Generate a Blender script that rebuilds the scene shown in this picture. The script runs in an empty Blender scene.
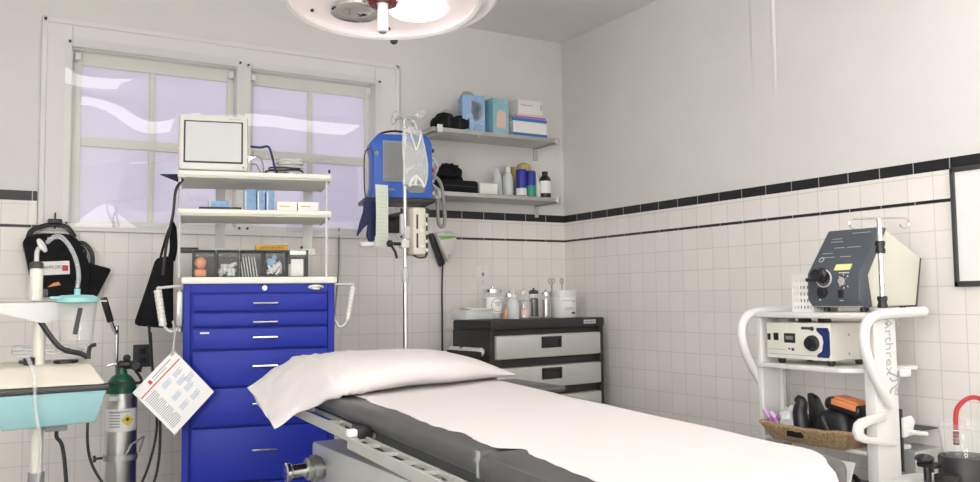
import bpy, bmesh, math, random
from mathutils import Vector, Matrix, noise
PI = math.pi
R = math.radians
rnd = random.Random(7)
sc = bpy.context.scene
COL = sc.collection

# ------------------------------------------------------------------ materials
def mat(name, col, rough=.5, metal=0, emit=0, alpha=1, trans=0, spec=.5, var=0, vscale=12, bump=0, bscale=60, coat=0, sss=0):
    m = bpy.data.materials.new(name); m.use_nodes = True
    nt = m.node_tree; b = nt.nodes['Principled BSDF']
    c = (*col, 1)
    b.inputs['Base Color'].default_value = c
    b.inputs['Roughness'].default_value = rough
    b.inputs['Metallic'].default_value = metal
    b.inputs['Specular IOR Level'].default_value = spec
    b.inputs['Alpha'].default_value = alpha
    b.inputs['Transmission Weight'].default_value = trans
    b.inputs['Coat Weight'].default_value = coat
    if emit:
        b.inputs['Emission Color'].default_value = c
        b.inputs['Emission Strength'].default_value = emit
    if var or bump:
        tc = nt.nodes.new('ShaderNodeTexCoord')
    if var:
        n = nt.nodes.new('ShaderNodeTexNoise'); n.inputs['Scale'].default_value = vscale; n.inputs['Detail'].default_value = 4
        nt.links.new(tc.outputs['Object'], n.inputs['Vector'])
        r = nt.nodes.new('ShaderNodeValToRGB')
        r.color_ramp.elements[0].position = .3; r.color_ramp.elements[1].position = .7
        r.color_ramp.elements[0].color = (*[x*(1-var) for x in col], 1)
        r.color_ramp.elements[1].color = (*[min(1, x*(1+var*.5)) for x in col], 1)
        nt.links.new(n.outputs['Fac'], r.inputs['Fac']); nt.links.new(r.outputs['Color'], b.inputs['Base Color'])
    if bump:
        n2 = nt.nodes.new('ShaderNodeTexNoise'); n2.inputs['Scale'].default_value = bscale; n2.inputs['Detail'].default_value = 3
        nt.links.new(tc.outputs['Object'], n2.inputs['Vector'])
        bp = nt.nodes.new('ShaderNodeBump'); bp.inputs['Strength'].default_value = bump; bp.inputs['Distance'].default_value = .002
        nt.links.new(n2.outputs['Fac'], bp.inputs['Height']); nt.links.new(bp.outputs['Normal'], b.inputs['Normal'])
    return m

def clear_mat(name, tint=(1, 1, 1), body=(.9, .95, .95), amount=.12, rough=.08, ior=1.45, gloss=1.0):
    """thin clear plastic or glass: see-through sheet with a fresnel reflection and a little body colour"""
    m = bpy.data.materials.new(name); m.use_nodes = True
    nt = m.node_tree; nt.nodes.clear()
    out = nt.nodes.new('ShaderNodeOutputMaterial')
    t = nt.nodes.new('ShaderNodeBsdfTransparent'); t.inputs['Color'].default_value = (*tint, 1)
    d = nt.nodes.new('ShaderNodeBsdfDiffuse'); d.inputs['Color'].default_value = (*body, 1)
    g = nt.nodes.new('ShaderNodeBsdfGlossy'); g.inputs['Roughness'].default_value = rough
    g.inputs['Color'].default_value = (gloss, gloss, gloss, 1)
    lw = nt.nodes.new('ShaderNodeLayerWeight'); lw.inputs['Blend'].default_value = .5
    pw = nt.nodes.new('ShaderNodeMath'); pw.operation = 'POWER'; pw.inputs[1].default_value = 5
    f = nt.nodes.new('ShaderNodeMath'); f.operation = 'MULTIPLY_ADD'; f0 = ((ior-1)/(ior+1))**2
    f.inputs[1].default_value = 1-f0; f.inputs[2].default_value = f0      # Schlick, the same from both sides of a thin wall
    nt.links.new(lw.outputs['Facing'], pw.inputs[0]); nt.links.new(pw.outputs[0], f.inputs[0])
    m1 = nt.nodes.new('ShaderNodeMixShader'); m1.inputs[0].default_value = amount
    m2 = nt.nodes.new('ShaderNodeMixShader')
    nt.links.new(t.outputs[0], m1.inputs[1]); nt.links.new(d.outputs[0], m1.inputs[2])
    nt.links.new(f.outputs[0], m2.inputs[0]); nt.links.new(m1.outputs[0], m2.inputs[1]); nt.links.new(g.outputs[0], m2.inputs[2])
    nt.links.new(m2.outputs[0], out.inputs['Surface'])
    return m

def tile_mat(name, col, grout, w, h, axis, off=(0, 0), rough=.22, mortar=.0022, bump=.25):
    m = mat(name, col, rough)
    nt = m.node_tree; b = nt.nodes['Principled BSDF']
    tc = nt.nodes.new('ShaderNodeTexCoord'); sp = nt.nodes.new('ShaderNodeSeparateXYZ'); cb = nt.nodes.new('ShaderNodeCombineXYZ')
    nt.links.new(tc.outputs['Object'], sp.inputs[0])
    a1 = nt.nodes.new('ShaderNodeMath'); a1.operation = 'ADD'; a1.inputs[1].default_value = off[0] + 50*w
    a2 = nt.nodes.new('ShaderNodeMath'); a2.operation = 'ADD'; a2.inputs[1].default_value = off[1] + 50*h
    nt.links.new(sp.outputs[axis], a1.inputs[0]); nt.links.new(sp.outputs['Z'], a2.inputs[0])
    nt.links.new(a1.outputs[0], cb.inputs['X']); nt.links.new(a2.outputs[0], cb.inputs['Y'])
    br = nt.nodes.new('ShaderNodeTexBrick')
    br.offset = 0; br.squash = 1
    br.inputs['Scale'].default_value = 1; br.inputs['Brick Width'].default_value = w; br.inputs['Row Height'].default_value = h
    br.inputs['Mortar Size'].default_value = mortar; br.inputs['Mortar Smooth'].default_value = .3; br.inputs['Bias'].default_value = 0
    br.inputs['Color1'].default_value = (*col, 1); br.inputs['Color2'].default_value = (*[c*.96 for c in col], 1)
    br.inputs['Mortar'].default_value = (*grout, 1)
    nt.links.new(cb.outputs[0], br.inputs['Vector']); nt.links.new(br.outputs['Color'], b.inputs['Base Color'])
    inv = nt.nodes.new('ShaderNodeMath'); inv.operation = 'SUBTRACT'; inv.inputs[0].default_value = 1
    nt.links.new(br.outputs['Fac'], inv.inputs[1])
    bp = nt.nodes.new('ShaderNodeBump'); bp.inputs['Strength'].default_value = bump; bp.inputs['Distance'].default_value = .001
    nt.links.new(inv.outputs[0], bp.inputs['Height']); nt.links.new(bp.outputs['Normal'], b.inputs['Normal'])
    return m

def frosted(name, col):
    m = bpy.data.materials.new(name); m.use_nodes = True
    nt = m.node_tree; nt.nodes.clear()
    out = nt.nodes.new('ShaderNodeOutputMaterial')
    t = nt.nodes.new('ShaderNodeBsdfTranslucent'); t.inputs['Color'].default_value = (*col, 1)
    d = nt.nodes.new('ShaderNodeBsdfDiffuse'); d.inputs['Color'].default_value = (*[c*.9 for c in col], 1)
    mx = nt.nodes.new('ShaderNodeMixShader'); mx.inputs[0].default_value = .3
    nt.links.new(t.outputs[0], mx.inputs[1]); nt.links.new(d.outputs[0], mx.inputs[2]); nt.links.new(mx.outputs[0], out.inputs['Surface'])
    return m

TP = .1095
M = {}
M['paint'] = mat('wall_paint', (.77, .755, .737), .55, var=.03, vscale=3, bump=.12, bscale=30)
M['ceil'] = mat('ceiling_paint', (.85, .85, .815), .7, var=.03, vscale=3)
M['trim'] = mat('trim_paint', (.80, .79, .77), .4)
M['sash'] = mat('sash_paint', (.78, .77, .71), .45)
M['floor'] = tile_mat('floor_vinyl', (.55, .54, .52), (.4, .4, .39), .305, .305, 'X', rough=.35)
M['tileX'] = tile_mat('tile_back', (.89, .853, .812), (.70, .675, .64), TP, TP, 'X', (0, .0185))
M['tileY'] = tile_mat('tile_right', (.89, .853, .812), (.70, .675, .64), TP, TP, 'Y', (0, .0185))
M['blackX'] = tile_mat('black_tile_back', (.012, .012, .014), (.5, .49, .46), .1525, .3, 'X', (0, .1), rough=.32)
M['blackY'] = tile_mat('black_tile_right', (.012, .012, .014), (.5, .49, .46), .1525, .3, 'Y', (0, .1), rough=.32)
M['pane'] = frosted('frosted_pane', (.90, .875, .95))
M['acrylic'] = clear_mat('acrylic_sheet', amount=.0, rough=.0, ior=1.75)
M['white'] = mat('white_enamel', (.74, .735, .715), .35)
M['whitep'] = mat('white_plastic', (.86, .85, .82), .4)
M['paper'] = mat('paper', (.88, .88, .87), .6)
M['linen'] = mat('white_linen', (.655, .625, .617), .85, spec=.2, bump=.15, bscale=220)
M['black'] = mat('black_plastic', (.016, .016, .018), .4)
M['blackf'] = mat('black_fabric', (.014, .014, .017), .85, spec=.2, bump=.5, bscale=160, var=.3, vscale=25)
M['vinyl'] = mat('grey_vinyl', (.075, .073, .077), .34, bump=.2, bscale=40, var=.15)
M['navy'] = mat('navy_cloth', (.02, .03, .10), .7)
M['steel'] = mat('brushed_steel', (.55, .55, .53), .35, 1, var=.1, vscale=8)
M['chrome'] = mat('chrome', (.8, .8, .8), .12, 1)
M['alu'] = mat('aluminium', (.62, .62, .60), .3, 1)
M['galv'] = mat('galvanised_grey', (.42, .43, .41), .38, .7, var=.12, vscale=10)
M['rail'] = mat('rail_metal', (.58, .585, .55), .4, .5)
M['blue'] = mat('cart_blue', (.010, .026, .33), .5, spec=.32)
M['bluep'] = mat('monitor_blue', (.02, .12, .55), .4)
M['cream'] = mat('cream_enamel', (.80, .785, .70), .4)
M['beige'] = mat('beige_plastic', (.74, .70, .60), .45)
M['teal'] = mat('teal_plastic', (.34, .60, .62), .4)
M['lteal'] = mat('teal_lid', (.30, .64, .63), .35)
M['green'] = mat('bottle_green', (.01, .10, .05), .3)
M['dgrey'] = mat('dark_grey', (.05, .052, .055), .5)
M['grey'] = mat('mid_grey', (.30, .31, .31), .5)
M['lgrey'] = mat('light_grey', (.62, .63, .62), .4)
M['drawer'] = mat('drawer_grey', (.56, .57, .55), .35, .3)
M['chestb'] = mat('chest_black', (.022, .021, .022), .5)
M['slate'] = mat('console_slate', (.075, .088, .105), .45)
M['sage'] = mat('console_cream', (.66, .66, .56), .45)
M['screen'] = mat('grey_screen', (.60, .615, .62), .18)
M['bscreen'] = mat('dull_screen', (.26, .27, .27), .2)
M['lblue'] = mat('light_blue_card', (.30, .50, .78), .6, var=.15, vscale=60)
M['aqua'] = mat('aqua_card', (.32, .60, .68), .6, var=.15, vscale=60)
M['sblue'] = mat('strong_blue', (.03, .19, .50), .5)
M['orange'] = mat('orange_plastic', (.85, .32, .12), .5)
M['amber'] = mat('amber_card', (.62, .34, .03), .6)
M['yellow'] = mat('yellow_label', (.85, .62, .05), .5)
M['pale_y'] = mat('pale_yellow_label', (.85, .8, .35), .5)
M['red'] = mat('red_print', (.6, .05, .05), .5)
M['maroon'] = mat('maroon_ring', (.16, .012, .015), .25, coat=.4)
M['redrub'] = mat('red_rubber', (.42, .02, .025), .4)
M['purple'] = mat('purple_plastic', (.42, .14, .50), .4)
M['wicker'] = mat('wicker', (.42, .29, .16), .8, var=.5, vscale=120, bump=1, bscale=180)
M['tan'] = mat('tan_bottle', (.48, .39, .15), .45)
M['cobalt'] = mat('cobalt_plastic', (.02, .03, .30), .3)
M['bgreen'] = mat('bottle_lid_green', (.01, .28, .20), .35)
M['pinkp'] = mat('pale_pink', (.80, .58, .52), .6)
M['txt'] = mat('dark_print', (.05, .05, .055), .6)
M['gtxt'] = mat('grey_print', (.42, .44, .46), .6)
M['btxt'] = mat('blue_print', (.45, .55, .68), .6)
M['wtxt'] = mat('white_print', (.7, .72, .75), .6)
M['lime'] = mat('lime_band', (.25, .55, .12), .5)
M['board'] = mat('whiteboard', (.86, .85, .845), .25)
M['clear'] = clear_mat('clear_plastic', amount=.04, rough=.1, ior=1.3)
M['bag'] = clear_mat('clear_bag', amount=.22, rough=.12, ior=1.6)
M['glass'] = clear_mat('clear_glass', amount=.05, rough=.03, ior=1.35)
M['tube'] = clear_mat('clear_tube', body=(.85, .88, .9), amount=.28, rough=.15, ior=1.3)
M['cloudy'] = clear_mat('cloudy_plastic', body=(.82, .86, .88), amount=.65, rough=.3)
M['lampw'] = mat('lamp_white', (.86, .83, .82), .3)
M['lens'] = mat('lamp_lens', (.85, .76, .75), .25, emit=.22)
M['refl'] = mat('lamp_reflector', (.85, .82, .80), .06, 1)
M['rear_fill'] = mat('rear_fill_panel', (1, .97, .95), .4, emit=12.5)  # glow of the two ceiling panels added behind the viewer as fill
M['dblue'] = mat('dark_blue_panel', (.012, .03, .14), .4)
M['fill_left'] = mat('fill_glow_left', (1, .97, .955), .4, emit=24.0)  # glow of the added fill window in the unseen left wall
M['fill_front'] = mat('fill_glow_front', (1, .97, .955), .4, emit=2.6)  # glow of the added fill window in the unseen front wall
M['crt'] = mat('monitor_case', (.70, .69, .65), .4)
M['holed'] = mat('box_grey', (.40, .41, .40), .5)
M['housing'] = mat('housing_metal', (.74, .75, .71), .42, .3, var=.08, vscale=6)
M['lit'] = mat('lamp_lit', (1, .9, .88), .4, emit=3)
M['tubelight'] = mat('light_panel', (1, .972, .955), .4, emit=3.1)

# ------------------------------------------------------------------ mesh builder
def catmull(pts, n=6, closed=False):
    P = [Vector(p) for p in pts]
    if len(P) < 3: return P
    out = []
    L = len(P)
    for i in range(L if closed else L-1):
        if closed: a, b, c, d = P[i-1], P[i], P[(i+1) % L], P[(i+2) % L]
        else: a, b, c, d = P[max(i-1, 0)], P[i], P[i+1], P[min(i+2, L-1)]
        for k in range(n):
            t = k/n
            out.append(.5*((2*b)+(c-a)*t+(2*a-5*b+4*c-d)*t*t+(3*b-a-3*c+d)*t**3))
    if not closed: out.append(P[-1])
    return out

class MB:
    def __init__(s, X=None):
        s.bm = bmesh.new(); s.X = X or Matrix()
    def _x(s, vs, T=None):
        for v in vs:
            if T: v.co = T @ v.co
    def box(s, x0, x1, y0, y1, z0, z1, r=0, T=None, seg=2):
        b = bmesh.new(); bmesh.ops.create_cube(b, size=1)
        for v in b.verts:
            v.co = Vector((x0+(v.co.x+.5)*(x1-x0), y0+(v.co.y+.5)*(y1-y0), z0+(v.co.z+.5)*(z1-z0)))
        if r:
            r = min(r, .48*min(abs(x1-x0), abs(y1-y0), abs(z1-z0)))
            bmesh.ops.bevel(b, geom=b.edges[:], offset=r, segments=seg, profile=.5, affect='EDGES')
        s.merge(b, T); return s
    def merge(s, b, T=None):
        s._x(b.verts, T)
        me = bpy.data.meshes.new('tmp'); b.to_mesh(me); b.free()
        s.bm.from_mesh(me); bpy.data.meshes.remove(me)
    def tube(s, pts, r, n=8, smooth=0, closed=False, T=None, flat=None):
        P = catmull(pts, smooth, closed) if smooth else [Vector(p) for p in pts]
        L = len(P); b = bmesh.new(); rings = []
        up = None
        for i in range(L):
            if closed: d = P[(i+1) % L]-P[i-1]
            else: d = P[min(i+1, L-1)]-P[max(i-1, 0)]
            if d.length < 1e-9: d = Vector((0, 0, 1))
            d.normalize()
            if up is None:
                up = Vector((0, 0, 1)) if abs(d.z) < .9 else Vector((1, 0, 0))
            sd = d.cross(up)
            if sd.length < 1e-4: sd = d.orthogonal()
            sd.normalize(); up = sd.cross(d).normalized()
            rr = r(i/(L-1)) if callable(r) else r
            fa, fb = flat or (1, 1)
            rings.append([b.verts.new(P[i]+(sd*math.cos(a)*fa+up*math.sin(a)*fb)*rr) for a in [2*PI*k/n for k in range(n)]])
        for i in range(L if closed else L-1):
            A, B = rings[i], rings[(i+1) % L]
            for k in range(n): b.faces.new((A[k], A[(k+1) % n], B[(k+1) % n], B[k]))
        if not closed:
            b.faces.new(rings[0][::-1]); b.faces.new(rings[-1])
        s.merge(b, T); return s
    def cyl(s, a, c, r, r2=None, n=20, T=None, bev=0):
        a, c = Vector(a), Vector(c); r2 = r if r2 is None else r2
        d = c-a; L = d.length
        pr = [(r, 0), (r2, L)]
        if bev: pr = [(r-bev, 0), (r, bev), (r2, L-bev), (r2-bev, L)]
        q = d.to_track_quat('Z', 'Y').to_matrix().to_4x4()
        return s.lathe(pr, T=(T or Matrix()) @ Matrix.Translation(a) @ q, n=n, caps=True)
    def lathe(s, prof, n=24, T=None, open_=False, caps=False):
        b = bmesh.new(); rings = []
        if not caps and not open_ and prof[0][0] > 1e-6 and prof[-1][0] > 1e-6:
            prof = list(prof)+[prof[0]]; open_ = True
        for (r, z) in prof:
            if r < 1e-6: rings.append([b.verts.new((0, 0, z))])
            else: rings.append([b.verts.new((r*math.cos(2*PI*k/n), r*math.sin(2*PI*k/n), z)) for k in range(n)])
        for A, B in zip(rings, rings[1:]):
            if len(A) == 1 and len(B) == 1: continue
            for k in range(n):
                k2 = (k+1) % n
                if len(A) == 1: b.faces.new((A[0], B[k2], B[k]))
                elif len(B) == 1: b.faces.new((A[k], A[k2], B[0]))
                else: b.faces.new((A[k], A[k2], B[k2], B[k]))
        if not open_:
            if len(rings[0]) > 1: b.faces.new(rings[0][::-1])
            if len(rings[-1]) > 1: b.faces.new(rings[-1])
        bmesh.ops.recalc_face_normals(b, faces=b.faces[:])
        s.merge(b, T); return s
    def prism(s, poly, h0, h1, axis='Z', r=0, T=None):
        """poly: 2-D outline; extruded from h0 to h1 along axis. axis X: (y,z), Y: (x,z), Z: (x,y)"""
        b = bmesh.new()
        def P(u, v, h): return {'X': (h, u, v), 'Y': (u, h, v), 'Z': (u, v, h)}[axis]
        A = [b.verts.new(P(u, v, h0)) for u, v in poly]; B = [b.verts.new(P(u, v, h1)) for u, v in poly]
        n = len(poly)
        b.faces.new(A[::-1]); b.faces.new(B)
        for i in range(n): b.faces.new((A[i], A[(i+1) % n], B[(i+1) % n], B[i]))
        bmesh.ops.recalc_face_normals(b, faces=b.faces[:])
        if r: bmesh.ops.bevel(b, geom=b.edges[:], offset=r, segments=2, profile=.5, affect='EDGES')
        s.merge(b, T); return s
    def hexa(s, lo, hi, r=0, T=None):
        """frustum from four lower to four upper corners"""
        b = bmesh.new(); A = [b.verts.new(p) for p in lo]; B = [b.verts.new(p) for p in hi]
        b.faces.new(A[::-1]); b.faces.new(B)
        for i in range(4): b.faces.new((A[i], A[(i+1) % 4], B[(i+1) % 4], B[i]))
        bmesh.ops.recalc_face_normals(b, faces=b.faces[:])
        if r: bmesh.ops.bevel(b, geom=b.edges[:], offset=r, segments=2, profile=.5, affect='EDGES')
        s.merge(b, T); return s
    def ball(s, c, rx, ry=None, rz=None, T=None, n=16, bumpy=0):
        b = bmesh.new(); bmesh.ops.create_uvsphere(b, u_segments=n, v_segments=max(6, n*2//3), radius=1)
        ry = rx if ry is None else ry; rz = rx if rz is None else rz
        for v in b.verts:
            k = 1+bumpy*noise.noise(v.co*2.3+Vector(c)*9) if bumpy else 1
            v.co = Vector((c[0]+v.co.x*rx*k, c[1]+v.co.y*ry*k, c[2]+v.co.z*rz*k))
        s.merge(b, T); return s
    def grid(s, f, nu, nv, T=None, thick=0):
        b = bmesh.new()
        V = [[b.verts.new(f(i/nu, j/nv)) for j in range(nv+1)] for i in range(nu+1)]
        for i in range(nu):
            for j in range(nv): b.faces.new((V[i][j], V[i+1][j], V[i+1][j+1], V[i][j+1]))
        if thick:
            bmesh.ops.recalc_face_normals(b, faces=b.faces[:])
            bmesh.ops.solidify(b, geom=b.faces[:], thickness=thick)
        s.merge(b, T); return s
    def text(s, body, size, T, depth=.0006, align='CENTER'):
        cu = bpy.data.curves.new('t', 'FONT'); cu.body = body; cu.size = size; cu.extrude = depth
        cu.align_x = align; cu.align_y = 'CENTER'; cu.resolution_u = 2
        o = bpy.data.objects.new('t', cu); COL.objects.link(o)
        bpy.context.view_layer.update()
        me = bpy.data.meshes.new_from_object(o.evaluated_get(bpy.context.evaluated_depsgraph_get()))
        bpy.data.objects.remove(o); bpy.data.curves.remove(cu)
        b = bmesh.new(); b.from_mesh(me); bpy.data.meshes.remove(me)
        s.merge(b, T); return s
    def strokes(s, n, size, T, depth=.0006):
        q = random.Random(n*7)
        x = -n*size*.31
        for i in range(n):
            w = size*(.35+.2*q.random()); h = size*(.55+.3*q.random())
            s.box(x, x+w*.4, -h/2, h/2, -depth, depth, T=T).box(x, x+w, -h*.5+h*.3*(i % 3), -h*.5+h*.3*(i % 3)+size*.16, -depth, depth, T=T)
            x += size*.62
        return s
    def build(s, name, m, parent=None, smooth=40):
        bm = s.bm
        bm.transform(s.X)
        bmesh.ops.recalc_face_normals(bm, faces=bm.faces[:])
        me = bpy.data.meshes.new(name)
        if smooth:
            ang = R(smooth)
            for f in bm.faces: f.smooth = True
            for e in bm.edges:
                if len(e.link_faces) == 2 and e.calc_face_angle(0) > ang: e.smooth = False
        bm.to_mesh(me); bm.free()
        me.materials.append(M[m] if isinstance(m, str) else m)
        o = bpy.data.objects.new(name, me); COL.objects.link(o)
        if parent is not None: o.parent = parent
        return o

def tag(o, label, cat, group=None, kind=None):
    if label: o['label'] = label
    if cat: o['category'] = cat
    if group: o['group'] = group
    if kind: o['kind'] = kind
    return o
XF, XR = Matrix(), 0.0            # extra placement for groups of things that stand turned in the room
def thing(name, label, cat, loc=(0, 0, 0), rz=0, group=None):
    o = bpy.data.objects.new(name, None); COL.objects.link(o)
    o.empty_display_size = .05
    o.location = XF @ Vector(loc); o.rotation_euler = (0, 0, rz+XR)
    return tag(o, label, cat, group)
def W(t):
    """builder matrix: shapes given in world coordinates, stored in the thing's own frame"""
    return (Matrix.Translation(t.location) @ Matrix.Rotation(t.rotation_euler.z, 4, 'Z')).inverted() @ XF
def struct(name, mb, m, parent=None, smooth=40):
    o = mb.build(name, m, parent, smooth); o['kind'] = 'structure'; return o
def dup(root, loc, rz=None, label=None, group=None):
    r = root.copy(); COL.objects.link(r); r.location = loc
    if rz is not None: r.rotation_euler = (0, 0, rz)
    if label: r['label'] = label
    if group: r['group'] = group
    for ch in [o for o in bpy.data.objects if o.parent == root]:
        c = ch.copy(); COL.objects.link(c); c.parent = r
        for g in [o for o in bpy.data.objects if o.parent == ch]:
            d = g.copy(); COL.objects.link(d); d.parent = c
    return r
def TR(x, y, z): return Matrix.Translation((x, y, z))
def RX(a): return Matrix.Rotation(R(a), 4, 'X')
def RY(a): return Matrix.Rotation(R(a), 4, 'Y')
def RZ(a): return Matrix.Rotation(R(a), 4, 'Z')
FY = RX(90)                       # text standing up, facing -Y
FX = RZ(-90) @ RX(90)             # text standing up, facing -X
# ------------------------------------------------------------------ the room
XL, YF, H = -5.0, -6.6, 2.715
struct('floor', MB().box(XL-.1, .1, YF-.1, .1, -.1, 0), 'floor')
struct('ceiling', MB().box(XL-.1, .1, YF-.1, .1, H, H+.1), 'ceil')
wx0, wx1, wz0, wz1 = -2.895, -1.325, 1.43, 2.285
b = MB().box(XL-.1, wx0, 0, .12, 0, H).box(wx1, .1, 0, .12, 0, H).box(wx0, wx1, 0, .12, 0, wz0).box(wx0, wx1, 0, .12, wz1, H)
struct('wall_back', b, 'paint')
struct('wall_right', MB().box(0, .12, YF-.1, 0, 0, H), 'paint')
struct('wall_left', MB().box(XL-.12, XL, YF-.1, -6.0, 0, H).box(XL-.12, XL, -4.4, 0, 0, H).box(XL-.12, XL, -6.0, -4.4, 0, .85).box(XL-.12, XL, -6.0, -4.4, 2.05, H), 'paint')
struct('wall_front', MB().box(XL, -2.8, YF-.12, YF, 0, H).box(-.9, 0, YF-.12, YF, 0, H).box(-2.8, -.9, YF-.12, YF, 0, .80).box(-2.8, -.9, YF-.12, YF, 1.85, H), 'paint')
# tile wainscot: white field, thin black liner, white course, black cap course
cxl, cxr, cz0 = -3.03, -1.178, 1.392
zl0, zl1, zb0, zb1 = 1.4055, 1.4185, 1.5315, 1.577
t = .008
struct('trim_1', MB().box(XL, cxl, -t, 0, 0, zl0).box(cxl, cxr, -t, 0, 0, cz0).box(cxr, -t, -t, 0, 0, zl0)
       .box(XL, cxl, -t, 0, zl1, zb0).box(cxr, -t, -t, 0, zl1, zb0), 'tileX', smooth=0)
struct('trim_2', MB().box(-t, 0, YF, 0, 0, zl0).box(-t, 0, YF, 0, zl1, zb0), 'tileY', smooth=0)
struct('trim_3', MB().box(XL, cxl, -t-.001, 0, zl0, zl1).box(cxr, -t, -t-.001, 0, zl0, zl1).box(XL, cxl, -t-.003, 0, zb0, zb1, .002).box(cxr, -t, -t-.003, 0, zb0, zb1, .002), 'blackX', smooth=0)
struct('trim_4', MB().box(-t-.001, 0, YF, 0, zl0, zl1).box(-t-.003, 0, YF, 0, zb0, zb1, .002), 'blackY', smooth=0)
# shallow plastered-over chase on the right wall
def chase(u, v):
    z = 1.85+v*(H-1.85)
    y0, y1 = -1.60, -1.76
    if z > 2.42: y0 += (z-2.42)**2*.9; y1 -= (z-2.42)**2*.25
    y = y0+(y1-y0)*u
    e = min(u, 1-u)
    h = .007*min(1, (v/.55))*(min(1, e/.10))**.7
    e2 = .003*math.exp(-((u-.93)/.05)**2)*min(1, v/.4)
    return Vector((.0015-h-e2, y, z))
struct('trim_5', MB().grid(chase, 40, 40), 'paint', smooth=80)

# ---- window: casing, two double-hung units, frosted panes
ox0, ox1, oz0, oz1 = -3.022, -1.179, 1.393, 2.408
b = MB().box(ox0, wx0, -.02, 0, oz0, oz1, .003).box(wx1, ox1, -.02, 0, oz0, oz1, .003).box(wx0, wx1, -.02, 0, wz1, oz1, .003).box(wx0, wx1, -.026, 0, oz0, wz0, .003)
b.box(ox0-.004, ox0+.02, -.03, 0, oz0, oz1+.004, .004).box(ox1-.02, ox1+.004, -.03, 0, oz0, oz1+.004, .004).box(ox0, ox1, -.03, 0, oz1-.02, oz1+.004, .004)
b.box(-2.11, -2.035, -.02, .10, wz0, wz1, .003)
b.box(wx0-.004, wx0+.006, 0, .10, wz0, wz1).box(wx1-.006, wx1+.004, 0, .10, wz0, wz1).box(wx0, wx1, 0, .10, wz1-.006, wz1+.004).box(wx0, wx1, 0, .10, wz0-.004, wz0+.006)
struct('trim_6', b, 'trim', smooth=0)
def window(name, x0, x1, px):
    f = MB()
    a0, a1, a2 = px
    zt, zr0, zr1, zb = 2.215, 1.816, 1.862, 1.452
    f.box(x0, a0, .05, .08, wz0, wz1, .003).box(a2, x1, .05, .08, wz0, wz1, .003)
    f.box(a0, a2, .05, .08, zt, wz1-.004, .003).box(a0, a2, .05, .08, wz0, zb, .003).box(a0, a2, .045, .08, zr0, zr1, .003)
    f.box(a1-.014, a1+.014, .052, .078, zb, zt, .003)
    w = struct(name, f, 'sash', smooth=0)
    for (c0, c1) in ((a0, a1-.014), (a1+.014, a2)):
        for (d0, d1) in ((zb, zr0), (zr1, zt)):
            MB().box(c0-.003, c1+.003, .064, .068, d0-.003, d1+.003).build('pane', 'pane', w)
    for xx in (x0+.022, x1-.022):
        MB().box(xx-.013, xx+.013, .012, .05, wz1-.055, wz1-.022, .003).build('blind_bracket', 'whitep', w)
    return w
window('window_1', wx0+.006, -2.11, (-2.845, -2.517, -2.142))
window('window_2', -2.035, wx1-.006, (-2.005, -1.686, -1.36))
# clear acrylic sheets screwed over the casing
def acrylic(x0, x1, z0, z1, seed, amp, label):
    t = thing('acrylic_sheet', label, 'acrylic sheet', ((x0+x1)/2, -.03, z0), 0)
    X = W(t)
    def f(u, v):
        x, z = x0+(x1-x0)*u, z0+(z1-z0)*v
        e = min(1, 5*min(u, 1-u))*min(1, 5*min(v, 1-v))
        y = -.0345-amp*e*(1+noise.noise(Vector((x*2.6+seed, z*3.4, seed))))
        return Vector((x, y, z))
    MB(X).grid(f, 40, 40).build('sheet', 'acrylic', t, smooth=180)
    for xx in (x0+.018, x1-.018):
        for zz in (z0+.015, z1-.02):
            MB(X).cyl((xx, -.0385, zz), (xx, -.0295, zz), .006, n=12).build('screw', 'dgrey', t)
    return t
acrylic(-2.925, -2.078, 1.415, 2.325, 3.1, .0055, 'clear acrylic sheet screwed over the left half of the window, wavy reflections')
acrylic(-2.072, -1.285, 1.415, 2.318, 8.4, .0006, 'clear acrylic sheet screwed over the right half of the window, behind the blue monitor')

# ---- ceiling light panels (out of frame; front ones show in the acrylic, rear pair is added fill)
def panel(x, y, label, m_='tubelight'):
    t = thing('ceiling_light', label, 'ceiling light', (x, y, H))
    MB(W(t)).box(x-.63, x-.60, y-.32, y+.32, H-.045, H-.0005).box(x+.60, x+.63, y-.32, y+.32, H-.045, H-.0005).box(x-.6, x+.6, y-.32, y-.29, H-.045, H-.0005).box(x-.6, x+.6, y+.29, y+.32, H-.045, H-.0005).build('frame', 'white', t, 0)
    MB(W(t)).box(x-.6, x+.6, y-.29, y+.29, H-.03, H-.02).build('diffuser', m_, t, 0)
    return t
# added fill light: glowing window shapes in the left and front walls, behind the viewer
def fill_window(name, x0, x1, y0, y1, z0, z1, m_):
    dx, dy = x1-x0, y1-y0
    f = MB()
    if dx > dy:
        f.box(x0, x1, y0, y1, z0, z0+.05).box(x0, x1, y0, y1, z1-.05, z1).box(x0, x0+.05, y0, y1, z0, z1).box(x1-.05, x1, y0, y1, z0, z1)
        c = (x0+x1)/2; f.box(c-.02, c+.02, y0, y1, z0, z1)
        w = struct(name, f, 'sash', smooth=0); ym = (y0+y1)/2
        for a, b_ in ((x0+.05, c-.02), (c+.02, x1-.05)): MB().box(a, b_, ym-.004, ym+.004, z0+.05, z1-.05).build('pane', m_, w, 0)
    else:
        f.box(x0, x1, y0, y1, z0, z0+.05).box(x0, x1, y0, y1, z1-.05, z1).box(x0, x1, y0, y0+.05, z0, z1).box(x0, x1, y1-.05, y1, z0, z1)
        c = (y0+y1)/2; f.box(x0, x1, c-.02, c+.02, z0, z1)
        w = struct(name, f, 'sash', smooth=0); xm = (x0+x1)/2
        for a, b_ in ((y0+.05, c-.02), (c+.02, y1-.05)): MB().box(xm-.004, xm+.004, a, b_, z0+.05, z1-.05).build('pane', m_, w, 0)
    return w
fill_window('fill_window_left', XL-.07, XL-.03, -6.0, -4.4, .85, 2.05, 'fill_left')
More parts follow.
